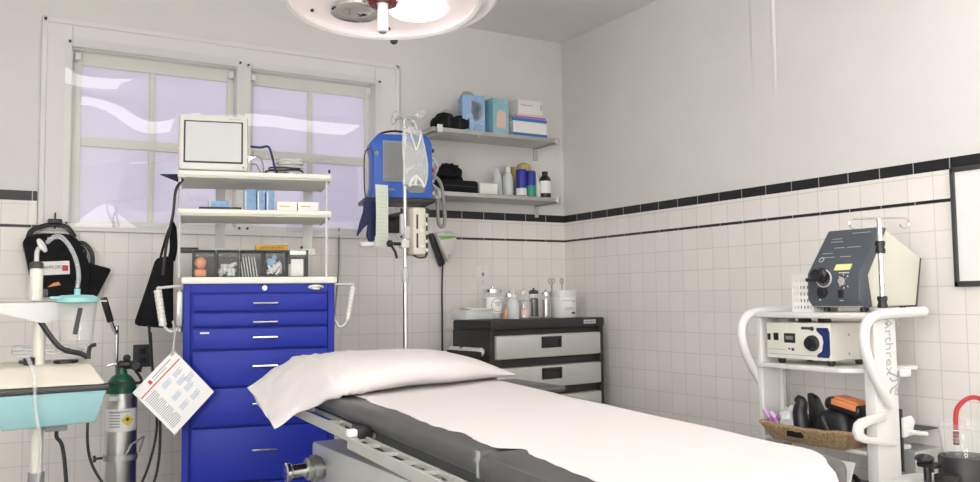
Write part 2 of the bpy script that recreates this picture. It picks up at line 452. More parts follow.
fill_window('fill_window_front', -2.8, -.9, YF-.07, YF-.03, .80, 1.85, 'fill_front')

panel(-.79, -3.24, 'long white ceiling light panel nearest the right wall, mirrored in the window')
panel(-2.25, -3.24, 'long white ceiling light panel above the middle of the room')
panel(-2.9, -2.25, 'long white ceiling light panel nearest the window wall')
panel(-1.2, -5.4, 'added fill light panel on the ceiling behind the viewer on the right', 'rear_fill')
panel(-3.6, -5.4, 'added fill light panel on the ceiling behind the viewer on the left', 'rear_fill')
# ------------------------------------------------------------------ blue drawer cart (it and its rack stand turned a little towards the door)
XR = R(-13.6)
XF = TR(-2.254, -1.0, 0) @ RZ(-13.6) @ Matrix.Diagonal((.965, 1, 1, 1)) @ TR(2.254, 1.0, 0)

t = thing('drawer_cart', 'royal blue metal cart with seven drawers and a white top, behind the pillow', 'cart', (-2.254, -.76, 0))
X = W(t)
cx0, cx1, cy0, cy1 = -2.566, -1.942, -1.0, -.53
b = MB(X).box(cx0, cx0+.03, cy0, cy1, .13, 1.122, .004).box(cx1-.03, cx1, cy0, cy1, .13, 1.122, .004)
b.box(cx0, cx1, cy0+.012, cy1, .13, 1.122).box(cx0+.03, cx1-.03, cy0, cy0+.02, 1.088, 1.122).box(cx0, cx1, cy0, cy0+.02, .13, .20)
b.build('body', 'blue', t, 0)
MB(X).box(cx0-.008, cx1+.008, cy0-.012, cy1+.01, 1.122, 1.15, .005).build('worktop', 'cream', t)
zs = [1.084, 1.007, .945, .855, .704, .546, .325, .205]
dx0, dx1 = -2.527, -1.974
for i in range(7):
    d = MB(X).box(dx0, dx1, cy0-.014, cy0+.014, zs[i+1]+.004, zs[i]-.004, .004).build('drawer', 'blue', t)
    if i == 4: zc = (zs[i]+zs[i+1])/2+.012
    zc = zs[i]-.042 if i < 3 else zs[i]-.068 if i < 5 else zs[i]-.095
    hx = -2.235
    MB(X).tube([(hx-.05, cy0-.012, zc), (hx-.05, cy0-.034, zc), (hx+.05, cy0-.034, zc), (hx+.05, cy0-.012, zc)], .005, 8).build('handle', 'chrome', d)
MB(X).box(-2.498, -2.462, cy0-.0155, cy0-.013, .921, .928).build('sticker', 'paper', t, 0)
MB(X).cyl((-2.238, cy0+.006, 1.104), (-2.238, cy0-.008, 1.104), .012, n=20, bev=.002).cyl((-2.238, cy0-.008, 1.104), (-2.238, cy0-.010, 1.104), .004).build('lock', 'chrome', t)
b = MB(X); b.lathe([(0, 0), (.034, 0), (.034, .004), (.028, .007), (0, .008)], 28, T=TR(-2.022, cy0+.001, 1.106) @ RX(90) @ Matrix.Diagonal((1, .36, 1, 1)))
bd = b.build('badge', 'steel', t)
MB(X).strokes(8, .011, TR(-2.022, cy0-.0075, 1.106) @ FY, .0004).build('lettering', 'txt', bd, 0)
# wire bail handles with white ribbed grips, one on each side
def grip(p0, p1, r):
    p0, p1 = Vector(p0), Vector(p1); b = MB(X); n = 9
    pr = []
    L = (p1-p0).length
    for i in range(n):
        z = L*i/n; pr += [(r*.86, z), (r, z+L/n*.25), (r, z+L/n*.75), (r*.86, z+L/n*.98)]
    q = (p1-p0).to_track_quat('Z', 'Y').to_matrix().to_4x4()
    return b.lathe(pr, 14, T=Matrix.Translation(p0) @ q)
hy = cy0+.03
lw = [(cx0+.002, hy, 1.117), (-2.655, hy-.01, 1.108), (-2.668, hy-.012, 1.100), (-2.652, hy-.012, .98), (-2.632, hy-.012, .945), (-2.612, hy-.012, .932), (-2.588, hy-.012, .945), (-2.570, hy-.006, .985), (-2.575, hy, 1.01), (-2.560, hy, 1.02)]
MB(X).tube(lw, .0055, 8, 4).build('handle_wire', 'lgrey', t)
grip((-2.668, hy-.012, 1.100), (-2.645, hy-.012, .955), .016).build('handle_grip', 'white', t)
rw = [(cx1-.002, hy, 1.117), (-1.862, hy-.01, 1.117), (-1.858, hy-.012, 1.105), (-1.878, hy-.012, .99), (-1.892, hy-.012, .95), (-1.918, hy-.012, .938), (-1.938, hy-.006, .97), (-1.944, hy, .99)]
MB(X).tube(rw, .0055, 8, 4).build('handle_wire', 'lgrey', t)
grip((-1.858, hy-.012, 1.108), (-1.884, hy-.012, .965), .012).build('handle_grip', 'white', t)
MB(X).box(cx0-.03, cx0-.001, cy0+.005, cy0+.05, .95, 1.095, .008).cyl((cx0-.015, cy0+.03, .93), (cx0-.015, cy0+.03, 1.10), .013).build('pole_bracket', 'galv', t)
for xx in (cx0+.06, cx1-.06):
    for yy in (cy0+.06, cy1-.06):
        c = MB(X).cyl((xx-.016, yy, .06), (xx+.016, yy, .06), .058, n=24, bev=.008).build('caster', 'dgrey', t)
        MB(X).box(xx-.026, xx-.018, yy-.025, yy+.025, .05, .13).box(xx+.018, xx+.026, yy-.025, yy+.025, .05, .13).box(xx-.026, xx+.026, yy-.03, yy+.03, .118, .13).build('caster_fork', 'galv', c, 0)

# ------------------------------------------------------------------ shelf rack standing on the cart
t = thing('shelf_rack', 'cream two-tier shelf rack with thin posts standing on the blue cart', 'shelf rack', (-2.254, -.76, 1.15))
X = W(t)
sy0, sy1 = -1.0, -.60
def tray(z):
    return MB(X).box(-2.594, -1.955, sy0, sy1, z, z+.006).box(-2.594, -1.955, sy0, sy0+.008, z-.004, z+.024, .003).box(-2.594, -2.586, sy0, sy1, z-.004, z+.016).box(-1.963, -1.955, sy0, sy1, z-.004, z+.016).box(-2.594, -1.955, sy1-.008, sy1, z, z+.03)
for z in (1.560, 1.404):
    tray(z).build('shelf', 'cream', t, 0)
for xx in (-2.586, -1.975):
    MB(X).tube([(xx, sy0+.015, 1.15), (xx, sy0+.015, 1.566)], .006, 8).build('front_post', 'lgrey', t)
for xx in (-2.425, -2.02):
    b = MB(X).box(xx-.022, xx+.022, sy1+.001, sy1+.022, 1.15, 1.60)
    b.build('rear_post', 'lgrey', t, 0)
MB(X).box(-2.50, -1.985, sy1-.012, sy1, 1.262, 1.29, .002).build('cross_bar', 'cream', t, 0)
MB(X).box(-2.60, -2.52, sy1-.03, sy1-.013, 1.268, 1.292, .003).build('end_clip', 'black', t)
MB(X).tube([(-1.963, sy0+.015, 1.592), (-1.963, sy0+.015, 1.606)], .005, 8).build('post_cap', 'black', t)

# tilt bins
def bin_(x0, x1, label, fill):
    t = thing('tilt_bin', label, 'storage bin', ((x0+x1)/2, -.80, 1.15), 0, 'clear tilt bins on the blue cart')
    X = W(t); y0, y1, z0, z1 = -.88, -.74, 1.1505, 1.268
    MB(X).box(x0, x1, y1-.004, y1, z0, z1).box(x0, x0+.004, y0+.01, y1, z0, z1).box(x1-.004, x1, y0+.01, y1, z0, z1).box(x0, x1, y0+.012, y1, z0, z0+.004).box(x0, x1, y0, y1, z1-.006, z1).build('housing', 'dgrey', t, 0)
    MB(X).prism([(y0+.008, z0+.006), (y0-.012, z1-.012), (y0-.008, z1-.010), (y0+.012, z0+.006)], x0+.005, x1-.005, 'X').build('front', 'clear', t, 0)
    MB(X).box(x0+.01, x1-.01, y0-.013, y0-.006, z1-.030, z1-.016, .002).build('lip', 'clear', t)
    fill(X, t, x0+.008, x1-.008, y0+.02, z0+.005)
    return t
def f_ball(X, t, x0, x1, y, z): MB(X).ball((x0+.026, y+.028, z+.058), .026, n=20).box(x0+.002, x0+.05, y+.002, y+.07, z, z+.031, .006).build('filling', 'orange', t)
def f_white(X, t, x0, x1, y, z):
    r = random.Random(3); b = MB(X)
    for i in range(34): b.ball((r.uniform(x0+.008, x1-.008), y+r.uniform(.006, .05), z+.009+r.random()**1.5*.045), .0095, n=8)
    b.build('filling', 'whitep', t)['kind'] = 'stuff'
def f_packs(X, t, x0, x1, y, z):
    b = MB(X)
    for i in range(6):
        xx = x0+.004+(x1-x0-.02)*i/5
        b.box(xx, xx+.003, y, y+.05, z, z+.085, T=TR(xx, 0, z) @ RY(-9) @ TR(-xx, 0, -z))
    b.build('filling', 'paper', t, 0)
def f_mixed(X, t, x0, x1, y, z):
    r = random.Random(5); b = MB(X)
    for i in range(14): b.tube([(r.uniform(x0+.01, x1-.01), y+r.uniform(.005, .04), z+.008+r.random()*.02), (r.uniform(x0+.01, x1-.01), y+r.uniform(.005, .04), z+.02+r.random()*.045)], .005, 6)
    b.build('filling', 'paper', t)
    b = MB(X)
    for i in range(8): b.ball((x0+.014+r.random()*.03, y+.02+r.random()*.03, z+.045+r.random()*.04), .012, n=8)
    b.build('blue_caps', 'lblue', t)
def f_card(X, t, x0, x1, y, z):
    MB(X).box(x0+.012, x1-.012, y, y+.02, z, z+.075, .003).box(x0+.002, x1-.02, y+.02, y+.035, z, z+.055, .003).build('filling', 'paper', t)
    MB(X).box(x0+.004, x1-.004, y-.036, y-.033, z+.092, z+.110, .001).build('label_card', 'paper', t, 0)
xs = [-2.538, -2.438, -2.338, -2.238, -2.138, -2.040]
L = ['clear tilt bin holding an orange ball, leftmost bin on the blue cart', 'clear tilt bin of small white cotton pieces, second bin from the left',
     'clear tilt bin of slanting white packets, middle bin of the row', 'clear tilt bin of blue and white caps under the amber box end', 'clear tilt bin with a white label card, rightmost bin of the row']
for i, f in enumerate((f_ball, f_white, f_packs, f_mixed, f_card)): bin_(xs[i], xs[i+1]-.003, L[i], f)
t = thing('carton', 'flat amber carton lying on top of the tilt bins', 'carton', (-2.2, -.81, 1.268))
MB(W(t)).box(-2.272, -2.13, -.86, -.77, 1.2685, 1.291, .003).build('box', 'amber', t)
MB(W(t)).strokes(14, .012, TR(-2.2, -.8603, 1.280) @ FY, .0003).build('lettering', 'txt', t, 0)

# ------------------------------------------------------------------ on the rack
zt = 1.584
t = thing('display_monitor', 'old cream flat display with a pale blank screen on top of the shelf rack', 'monitor', (-2.43, -.93, zt-.017), 0)
mtx = TR(-2.452, -.955, zt) @ RX(-7)
mtx = mtx @ Matrix.Diagonal((1, 1, .94, 1))
b = MB(mtx).box(-.142, .142, -.03, .035, .002, .258, .014).hexa([(-.11, .035, .03), (.11, .035, .03), (.11, .035, .22), (-.11, .035, .22)], [(-.08, .10, .05), (.08, .10, .05), (.08, .10, .19), (-.08, .10, .19)], .008)
b.X = W(t) @ mtx; b.build('casing', 'crt', t)
MB(W(t) @ mtx).box(-.121, .121, -.0335, -.029, .034, .226, .002).build('bezel', 'black', t, 0)
MB(W(t) @ mtx).box(-.114, .114, -.0355, -.033, .041, .219, .0).build('screen', 'screen', t, 0)
MB(W(t) @ mtx).strokes(8, .010, TR(.092, -.0305, .238) @ FY, .0004).build('lettering', 'gtxt', t, 0)
MB(W(t) @ mtx).cyl((.123, -.028, .018), (.123, -.033, .018), .004).build('power_button', 'grey', t)
MB(W(t)).box(-2.52, -2.35, -.97, -.86, zt-.017, zt+.006, .004).build('foot', 'crt', t)
t = thing('clipboard', 'navy clipboard sticking out past the left end of the top shelf', 'clipboard', (-2.56, -.76, zt-.018))
MB(W(t)).prism([(-2.668, -.93), (-2.52, -.85), (-2.47, -.70), (-2.60, -.74)], zt-.0175, zt-.0135, 'Z', T=TR(-2.55, -.8, zt) @ RY(-9) @ RX(-5) @ TR(2.55, .8, -zt+.012)).build('board', 'navy', t, 0)
t = thing('cable_coil', 'bundle of coiled grey and black leads on the right of the top shelf', 'cables', (-2.12, -.84, zt-.018))
X = W(t)
def coil(cx, cy, cz, r, n, seed, jit=.25, hz=.05):
    q = random.Random(seed); pts = []
    for i in range(n*10):
        a = 2*PI*i/10; k = 1+jit*(q.random()-.5)
        pts.append((cx+r*k*math.cos(a), cy+r*.62*k*math.sin(a), cz+hz*i/(n*10)+.012*(q.random()-.5)+.006))
    return pts
MB(X).tube(coil(-2.125, -.86, zt-.006, .058, 11, 2, .35, .078), .0048, 6, 3).build('grey_lead', 'lgrey', t)
MB(X).tube(coil(-2.150, -.88, zt-.014, .070, 3, 5, .4), .0036, 6, 3).build('black_lead', 'black', t)
MB(X).box(-2.205, -2.165, -.92, -.895, zt-.016, zt+.006, .004).build('connector', 'whitep', t)
MB(X).box(-2.135, -2.115, -.945, -.92, zt-.016, zt+.012, .004).build('plug', 'whitep', t)
lead = tag(MB(XF).tube([(-2.298, -.925, 1.704), (-2.255, -.925, 1.702), (-2.222, -.925, 1.706), (-2.205, -.93, 1.66), (-2.192, -.93, 1.61), (-2.165, -.925, zt-.010), (-2.10, -.925, zt-.0125)], .005, 8, 4).build('monitor_lead', 'navy'), 'dark blue lead looping from the display over the top shelf', 'cable')
tag(MB(XF).tube([(-2.298, -.915, 1.668), (-2.262, -.918, 1.662), (-2.245, -.92, 1.63), (-2.238, -.925, zt-.009), (-2.21, -.945, zt-.0125)], .0035, 8, 4).build('signal_lead', 'grey'), 'upper thin grey lead dropping from the display to the top shelf', 'cable')
tag(MB(XF).tube([(-2.298, -.905, 1.632), (-2.272, -.908, 1.63), (-2.256, -.912, 1.60), (-2.235, -.985, zt-.012)], .003, 8, 4).build('video_lead', 'grey'), 'lower thin grey lead dropping from the display to the top shelf', 'cable')
zm = 1.4105
for i, (x0, x1, l) in enumerate([(-2.323, -2.272, 'light blue upright pack on the middle shelf, left one of three'), (-2.268, -2.232, 'light blue upright pack on the middle shelf, in the middle of three'), (-2.228, -2.192, 'light blue upright pack on the middle shelf, right one of three')]):
    t = thing('supply_pack', l, 'pack', ((x0+x1)/2, -.80, zm), 0, 'light blue packs on the rack')
    b = MB(W(t)).box(x0, x1, -.86, -.75, zm+.0005, zm+.122-.003*i, .003); b.build('pack', 'lblue', t)
    MB(W(t)).box(x0+.004, x0+.010, -.8612, -.859, zm+.004, zm+.112).build('edge_label', 'paper', t, 0)
for (x0, x1, l) in [(-2.185, -2.098, 'small white carton on the middle shelf, next to the blue packs'), (-2.094, -2.004, 'small white carton at the right end of the middle shelf')]:
    t = thing('carton', l, 'carton', ((x0+x1)/2, -.86, zm), 0, 'white cartons on the rack')
    MB(W(t)).box(x0, x1, -.93, -.84, zm+.0005, zm+.062, .002).build('box', 'whitep', t)
    MB(W(t)).box(x0+.012, x0+.055, -.9308, -.929, zm+.040, zm+.044).build('printed_line', 'amber', t, 0)
    MB(W(t)).box(x1-.02, x1-.006, -.9308, -.929, zm+.006, zm+.018).build('mark', 'txt', t, 0)
t = thing('instrument_tray', 'low grey-blue tray with a black base on the left of the middle shelf', 'tray', (-2.44, -.85, zm))
MB(W(t)).box(-2.51, -2.335, -.93, -.80, zm+.0005, zm+.034, .002).build('base', 'black', t, 0)
MB(W(t)).box(-2.475, -2.375, -.90, -.81, zm+.034, zm+.062, .003).build('tray', 'lblue', t)
for xx in (-2.47, -2.385): MB(W(t)).box(xx, xx+.008, -.905, -.899, zm+.034, zm+.068).build('latch', 'lgrey', t, 0)
tag(MB(XF).tube([(-2.575, -.97, 1.55), (-2.60, -1.008, 1.50), (-2.61, -1.012, 1.40), (-2.636, -.98, 1.28), (-2.65, -.96, 1.16)], .006, 8, 5).build('power_cord', 'black'), 'thin black cord running down the left side of the shelf rack', 'cord')
XF, XR = Matrix(), 0.0
# black bag behind the cart
t = thing('carrying_bag', 'limp black bag hanging behind the left side of the blue cart', 'bag', (-2.60, -.44, .92))
X = W(t)
MB(X).hexa([(-2.665, -.50, .95), (-2.50, -.50, .93), (-2.50, -.44, .93), (-2.665, -.44, .95)], [(-2.575, -.48, 1.25), (-2.50, -.48, 1.26), (-2.50, -.45, 1.26), (-2.575, -.45, 1.25)], .02).build('body', 'blackf', t)
MB(X).tube([(-2.56, -.465, 1.23), (-2.54, -.47, 1.32), (-2.51, -.465, 1.40), (-2.50, -.46, 1.30), (-2.51, -.465, 1.24)], .012, 8, 4, flat=(1.6, .4)).build('strap', 'blackf', t)

# laminated card hanging by a clip
t = thing('reference_card', 'white printed card tilted on a strap at the left side of the blue cart', 'card', (-2.6, -1.03, .54))
X = W(t)
c0, c1, c2, c3 = [Vector((x, -1.03, z)) for x, z in ((-2.600, .866), (-2.446, .652), (-2.593, .540), (-2.747, .711))]
# local frame: u along the top edge (from the left corner to the top corner), v down the page
o = c3.copy(); u = c0-c3; v = c2-c3
def Q(a, b_, d=0): return o+u*a+v*b_+Vector((0, -d, 0))
def strip(mb, a0, a1, b0, b1, d0=.0, d1=.0012):
    lo = [Q(a0, b0, d0), Q(a1, b0, d0), Q(a1, b1, d0), Q(a0, b1, d0)]; hi = [Q(a0, b0, d1), Q(a1, b0, d1), Q(a1, b1, d1), Q(a0, b1, d1)]
    return mb.hexa(lo, hi)
strip(MB(X), 0, 1, 0, 1, -.0006, .0006).build('sheet', 'paper', t, 0)
strip(MB(X), .03, .97, .165, .185, .0006, .0012).build('red_rule', 'red', t, 0)
b = MB(X); strip(b, .30, .36, .06, .13, .0006, .0012); b.build('emblem', 'red', t, 0)
b = MB(X)
for i in range(20): strip(b, .06, .30 - (.05 if i % 5 == 4 else 0), .24+.034*i, .24+.034*i+.016, .0006, .001)
strip(b, .40, .85, .06, .08, .0006, .001); strip(b, .40, .70, .105, .12, .0006, .001)
b.build('text_block', 'gtxt', t, 0)
b = MB(X)
for (a, c) in [(.52, .30), (.78, .30), (.74, .44), (.50, .56), (.76, .60), (.48, .76), (.74, .78), (.88, .50)]:
    for k in range(4): strip(b, a-.10, a+.10-(k % 2)*.04, c-.03+.024*k, c-.018+.024*k, .0006, .001)
b.build('diagram', 'btxt', t, 0)
MB(X).tube([(-2.600, -1.024, .885), (-2.594, -1.02, .93), (-2.600, -1.0, .975)], .010, 8, 3, flat=(1, .25)).tube([(-2.607, -1.035, .845), (-2.60, -1.036, .895)], .011, 8, flat=(1, .4)).build('clip_strap', 'lgrey', t)

# ------------------------------------------------------------------ oxygen cylinder on its hand truck
ox, oy = -2.755, -.80
t = thing('oxygen_cylinder', 'steel gas cylinder with a green shoulder and yellow diamond label', 'gas cylinder', (ox, oy, .06))
X = W(t); T0 = TR(ox, oy, 0)
MB(X).lathe([(0, .061), (.05, .061), (.060, .075), (.060, .685), (.0595, .692)], 32, T0).build('body', 'alu', t)
MB(X).lathe([(.0598, .692), (.058, .705), (.052, .735), (.036, .757), (.022, .765), (.018, .79), (0, .79)], 32, T0).build('shoulder', 'green', t)
MB(X).lathe([(.0606, .545), (.0612, .546), (.0612, .632), (.0606, .633)], 32, T0, open_=True).build('label_band', 'paper', t)
def onc(x, z, d=0):  # point on the cylinder's front, x offset from its axis
    return Vector((ox+x, oy-math.sqrt(max(0, (.0615+d)**2-x*x)), z))
def curved(mb, pts, d):
    return mb.grid(lambda u, v: onc(pts(u, v)[0], pts(u, v)[1], d), 6, 6)
def dia(s, cx, cz):
    return lambda u, v: (cx+(u-v)*s, cz+(u+v-1)*s)
curved(MB(X), dia(.024, .016, .589), .0006).build('hazard_diamond', 'yellow', t)
curved(MB(X), dia(.009, .016, .592), .0010).build('flame_mark', 'txt', t)
b = MB(X)
for k in range(6): curved(b, lambda u, v, k=k: (-.048+.036*u, .562+.011*k+.005*v), .0006)
curved(b, lambda u, v: (-.05+.075*u, .62+.004*v), .0006)
b.build('label_text', 'gtxt', t)
curved(MB(X), lambda u, v: (-.05+.03*u, .666+.018*v), .0008).build('shoulder_tag', 'paper', t)
MB(X).cyl((ox, oy, .785), (ox, oy, .815), .016).cyl((ox-.012, oy, .803), (ox+.055, oy-.01, .800), .017, bev=.003).cyl((ox+.045, oy-.012, .80), (ox+.045, oy-.052, .80), .020, bev=.004).cyl((ox+.05, oy, .785), (ox+.075, oy-.005, .780), .012).ball((ox+.018, oy-.004, .828), .015).build('regulator', 'black', t)
MB(X).tube([(ox-.055, oy-.005, .80), (ox-.02, oy, .806), (ox+.012, oy+.008, .788)], .005, 8, 4).build('yoke_key', 'chrome', t)
t = thing('cylinder_truck', 'chrome hand truck with a black grip holding the gas cylinder', 'hand truck', (ox, oy+.06, 0))
X = W(t)
MB(X).tube([(ox-.010, oy+.085, .015), (ox-.010, oy+.085, .88), (ox-.014, oy+.08, .925), (ox-.030, oy+.07, .96), (ox-.062, oy+.05, 1.055)], .0085, 10, 5).build('mast', 'chrome', t)
MB(X).tube([(ox-.036, oy+.066, .975), (ox-.066, oy+.047, 1.070)], .0135, 12).build('grip', 'black', t)
MB(X).lathe([(.0605, .430), (.0645, .430), (.0645, .452), (.0605, .452)], 32, TR(ox, oy, 0)).box(ox-.02, ox+.01, oy+.066, oy+.078, .43, .452).build('clamp_band', 'galv', t)
MB(X).cyl((ox-.068, oy-.02, .444), (ox-.095, oy-.026, .444), .005).lathe([(0, 0), (.013, 0), (.013, .010), (0, .010)], 8, TR(ox-.092, oy-.026, .444) @ RY(-90)).build('clamp_knob', 'black', t)
MB(X).tube([(ox+.010, oy-.071, .455), (ox+.03, oy-.078, .495), (ox+.082, oy-.03, .515), (ox+.088, oy-.0, .51), (ox+.072, oy+.01, .45)], .004, 8, 0).build('wire_bracket', 'grey', t)
MB(X).box(ox-.09, ox+.09, oy-.09, oy+.09, .045, .058, .004).build('foot_plate', 'galv', t)
for s in (-1, 1):
    MB(X).cyl((ox+s*.10, oy+.085, .055), (ox+s*.125, oy+.085, .055), .055, n=24, bev=.008).build('wheel', 'dgrey', t)
MB(X).cyl((ox-.11, oy+.085, .055), (ox+.11, oy+.085, .055), .006).build('axle', 'steel', t)
tag(MB().tube([(ox+.05, oy-.01, .778), (ox+.065, oy-.07, .74), (ox+.03, oy-.1, .735), (ox-.05, oy-.09, .735), (ox-.115, oy-.09, .70), (ox-.13, oy-.09, .55), (ox-.11, oy-.09, .43), (ox-.04, oy-.11, .32), (ox+.04, oy-.11, .285), (ox+.105, oy-.10, .33), (ox+.13, oy-.09, .43), (ox+.135, oy-.08, .56), (ox+.128, oy-.05, .68), (ox+.13, oy+.1, .80), (ox+.14, oy+.25, .95)], .0055, 8, 6).build('gas_hose', 'black'), 'thin black hose hanging in a loop in front of the gas cylinder', 'hose')
tag(MB().tube([(ox+.14, oy+.2, .92), (ox+.13, oy+.06, .72), (ox+.128, oy-.05, .56), (ox+.10, oy-.07, .42), (ox+.05, oy-.088, .30), (ox+.02, oy-.095, .22)], .005, 8, 6).build('power_cord', 'black'), 'black cord slanting down between the gas cylinder and the blue cart', 'cord')
# dark wall socket
t = thing('wall_socket', 'dark grey socket plate low on the back wall between cylinder and cart', 'socket', (-2.555, -.008, .78))
MB(W(t)).box(-2.60, -2.515, -.016, -.0082, .735, .845, .004).build('plate', 'dgrey', t)
MB(W(t)).box(-2.575, -2.54, -.018, -.0155, .80, .825, .001).box(-2.575, -2.54, -.018, -.0155, .755, .78, .001).build('outlet', 'black', t)
t = thing('cable_clip', 'small black square cable clip on the wall right of the tilt bins', 'socket', (-1.74, -.008, 1.33))  # small black square on the tiles, modelled as a clip
MB(W(t)).box(-1.762, -1.722, -.022, -.0082, 1.305, 1.345, .004).build('clip', 'black', t)

# ------------------------------------------------------------------ aspirator on a pole stand
ax, ay = -3.07, -1.15
t = thing('suction_unit', 'cream and teal suction pump on a white pole stand at the left edge', 'suction unit', (ax, ay, 0))
X = W(t)
MB(X).tube([(ax, ay, .07), (ax, ay, .42)], .022, 16).build('lower_pole', 'cream', t)
MB(X).tube([(ax, ay, .40), (ax, ay, .47)], .026, 16).build('pole_joint', 'grey', t)
MB(X).tube([(ax, ay, .47), (ax, ay, 1.01)], .020, 16).build('pole', 'cream', t)
for k in range(5):
    a = 2*PI*k/5+.3
    l = MB(X).tube([(ax, ay, .085), (ax+.25*math.cos(a), ay+.25*math.sin(a), .07)], .018, 10).build('foot', 'cream', t)
    MB(X).cyl((ax+.24*math.cos(a)-.012, ay+.24*math.sin(a), .03), (ax+.24*math.cos(a)+.012, ay+.24*math.sin(a), .03), .028, n=18, bev=.004).build('caster', 'dgrey', l)
# pump: teal hull, black rim, sloped cream lid
bx0, bx1, by0, by1 = -3.215, -2.866, -1.29, -1.01
MB(X).hexa([(bx0+.035, by0+.03, .632), (bx1-.03, by0+.03, .640), (bx1-.03, by1-.03, .640), (bx0+.035, by1-.03, .632)], [(bx0, by0, .748), (bx1, by0, .752), (bx1, by1, .752), (bx0, by1, .748)], .006).build('hull', 'teal', t)
MB(X).box(bx0-.012, bx1+.008, by0-.008, by1+.008, .750, .771, .009).build('rim', 'dgrey', t)
MB(X).hexa([(bx0-.004, by0, .771), (bx1, by0, .771), (bx1, by1, .771), (bx0-.004, by1, .771)], [(bx0+.03, by0+.075, .836), (bx1-.045, by0+.075, .84), (bx1-.045, by1-.02, .85), (bx0+.03, by1-.02, .846)], .010).build('lid', 'beige', t)
lid_t = TR(ax, by0+.13, .846) @ RX(3)
k_ = MB(X).cyl((ax-.03, by0+.125, .838), (ax-.03, by0+.125, .866), .018, n=18, bev=.003).box(ax-.062, ax-.03, by0+.115, by0+.135, .846, .858, .003).build('control_knob', 'black', t)
MB(X).lathe([(.031, 0), (.040, 0), (.040, .012), (.031, .012)], 28, TR(ax+.085, by0+.14, .8385)).build('gauge_ring', 'black', t)
MB(X).lathe([(0, 0), (.031, 0), (.031, .005), (0, .006)], 28, TR(ax+.085, by0+.14, .8385)).build('gauge_face', 'beige', t)
# tray arms and canister ring
b = MB(X)
b.prism([(-3.30, 1.052), (-3.07, .985), (-3.052, .985), (-3.052, 1.058), (-3.30, 1.058)], ay-.045, ay-.040, 'Y')
b.prism([(-3.052, .985), (-2.90, 1.052), (-2.90, 1.058), (-3.052, 1.058)], ay-.045, ay-.040, 'Y')
b.box(-3.30, -2.86, ay-.045, ay+.05, 1.055, 1.060)
b.build('support_tray', 'white', t, 0)
MB(X).tube([(ax, ay-.03, .99), (ax+.06, ay-.055, .90), (ax+.125, ay-.06, .875), (ax+.15, ay-.06, .86)], .008, 8, 4, flat=(.5, 1.2)).tube([(ax+.152, ay-.06, .855), (ax+.155, ay-.06, .895), (ax+.175, ay-.06, .905)], .007, 8, 3).build('strap', 'black', t)
MB(X).box(ax+.02, ax+.09, ay-.06, ay, .612, .645, .004).build('power_inlet', 'grey', t)
XF = TR(-.028, 0, 0)
t = thing('suction_canister', 'clear suction canister with a teal lid hanging on the pump stand', 'canister', (-2.935, ay-.11, .93))
X = W(t); c = TR(-2.935, ay-.115, 0)
MB(X).lathe([(0, .912), (.048, .912), (.052, .918), (.064, 1.055), (.061, 1.055), (.049, .921), (0, .918)], 32, c).build('jar', 'clear', t)
MB(X).lathe([(.066, 1.052), (.070, 1.054), (.070, 1.068), (.05, 1.078), (0, 1.08)], 32, c).box(-3.02, -2.95, ay-.15, ay-.08, 1.064, 1.074, .003).cyl((-2.935, ay-.115, 1.075), (-2.935, ay-.115, 1.10), .010).build('lid', 'lteal', t)
MB(X).box(-2.945, -2.930, ay-.1795, ay-.176, .945, 1.035, T=TR(-2.9375, 0, .99) @ RY(10) @ RX(0) @ TR(2.9375, 0, -.99)).build('scale_strip', 'txt', t, 0)
XF = Matrix()
t = thing('suction_gauge', 'cream gauge cylinder with a dark ring beside the teal-lidded canister', 'gauge', (-3.085, ay-.03, 1.06))
X = W(t); g = TR(-3.085, ay-.035, 0)
MB(X).lathe([(0, 1.062), (.020, 1.062), (.021, 1.065), (.021, 1.165), (.018, 1.172), (0, 1.172)], 24, g).build('body', 'cream', t)
MB(X).lathe([(0, 1.172), (.022, 1.172), (.022, 1.190), (.012, 1.196), (0, 1.196)], 24, g).build('ring', 'dgrey', t)
MB(X).lathe([(.028, 1.0605), (.036, 1.0605), (.036, 1.10), (.028, 1.10)], 24, g).build('cup', 'clear', t)
MB(X).tube([(-3.085, ay-.035, 1.19), (-3.085, ay-.035, 1.225), (-3.078, ay-.035, 1.245)], .008, 10, 4).build('spout', 'lgrey', t)
MB(X).lathe([(0, -.007), (.016, -.007), (.026, -.003), (.026, .003), (.016, .007), (0, .007)], 24, TR(-3.07, ay-.037, 1.252) @ RY(60) @ RX(20)).build('filter_disc', 'whitep', t)
tag(MB().tube([(-3.055, ay-.04, 1.262), (-3.025, ay-.06, 1.285), (-2.997, ay-.085, 1.262), (-2.972, ay-.11, 1.21), (-2.960, ay-.115, 1.15), (-2.963, ay-.115, 1.102)], .0075, 10, 6).build('suction_tube', 'tube'), 'clear tube arching from the filter disc to the teal canister lid', 'tube')
q = random.Random(9); pts = []
for i in range(44):
    a = 2*PI*i/12; k = 1+.18*(q.random()-.5)
    pts.append((ax+.035+.115*k*math.cos(a), -1.10+.06*k*math.sin(a), .868+.009*(i//12)+.008*q.random()))
tag(MB().tube(pts, .0034, 8, 3).build('tubing_coil', 'tube'), 'coil of clear tubing lying on top of the cream and teal pump', 'tubing')
tag(MB().tube([(-3.12, by0+.06, .875), (-3.105, by0+.015, .862), (-3.09, by0-.018, .80), (-3.085, by0-.02, .70), (-3.068, by0-.01, .60), (-3.064, by0+.06, .50), (-3.072, by0+.10, .40)], .006, 10, 6).build('drain_tube', 'tube'), 'clear tube hanging down the front of the teal pump', 'tube')
tag(MB().tube([(-3.012, ay-.035, .611), (-3.012, ay-.045, .59), (-2.995, ay-.05, .56), (-2.982, ay-.05, .46), (-2.975, ay-.05, .30), (-2.97, ay-.0, .02), (-2.9, ay+.2, .008)], .0065, 8, 6).build('power_cord', 'black'), 'black power cord dropping from under the teal pump', 'cord')

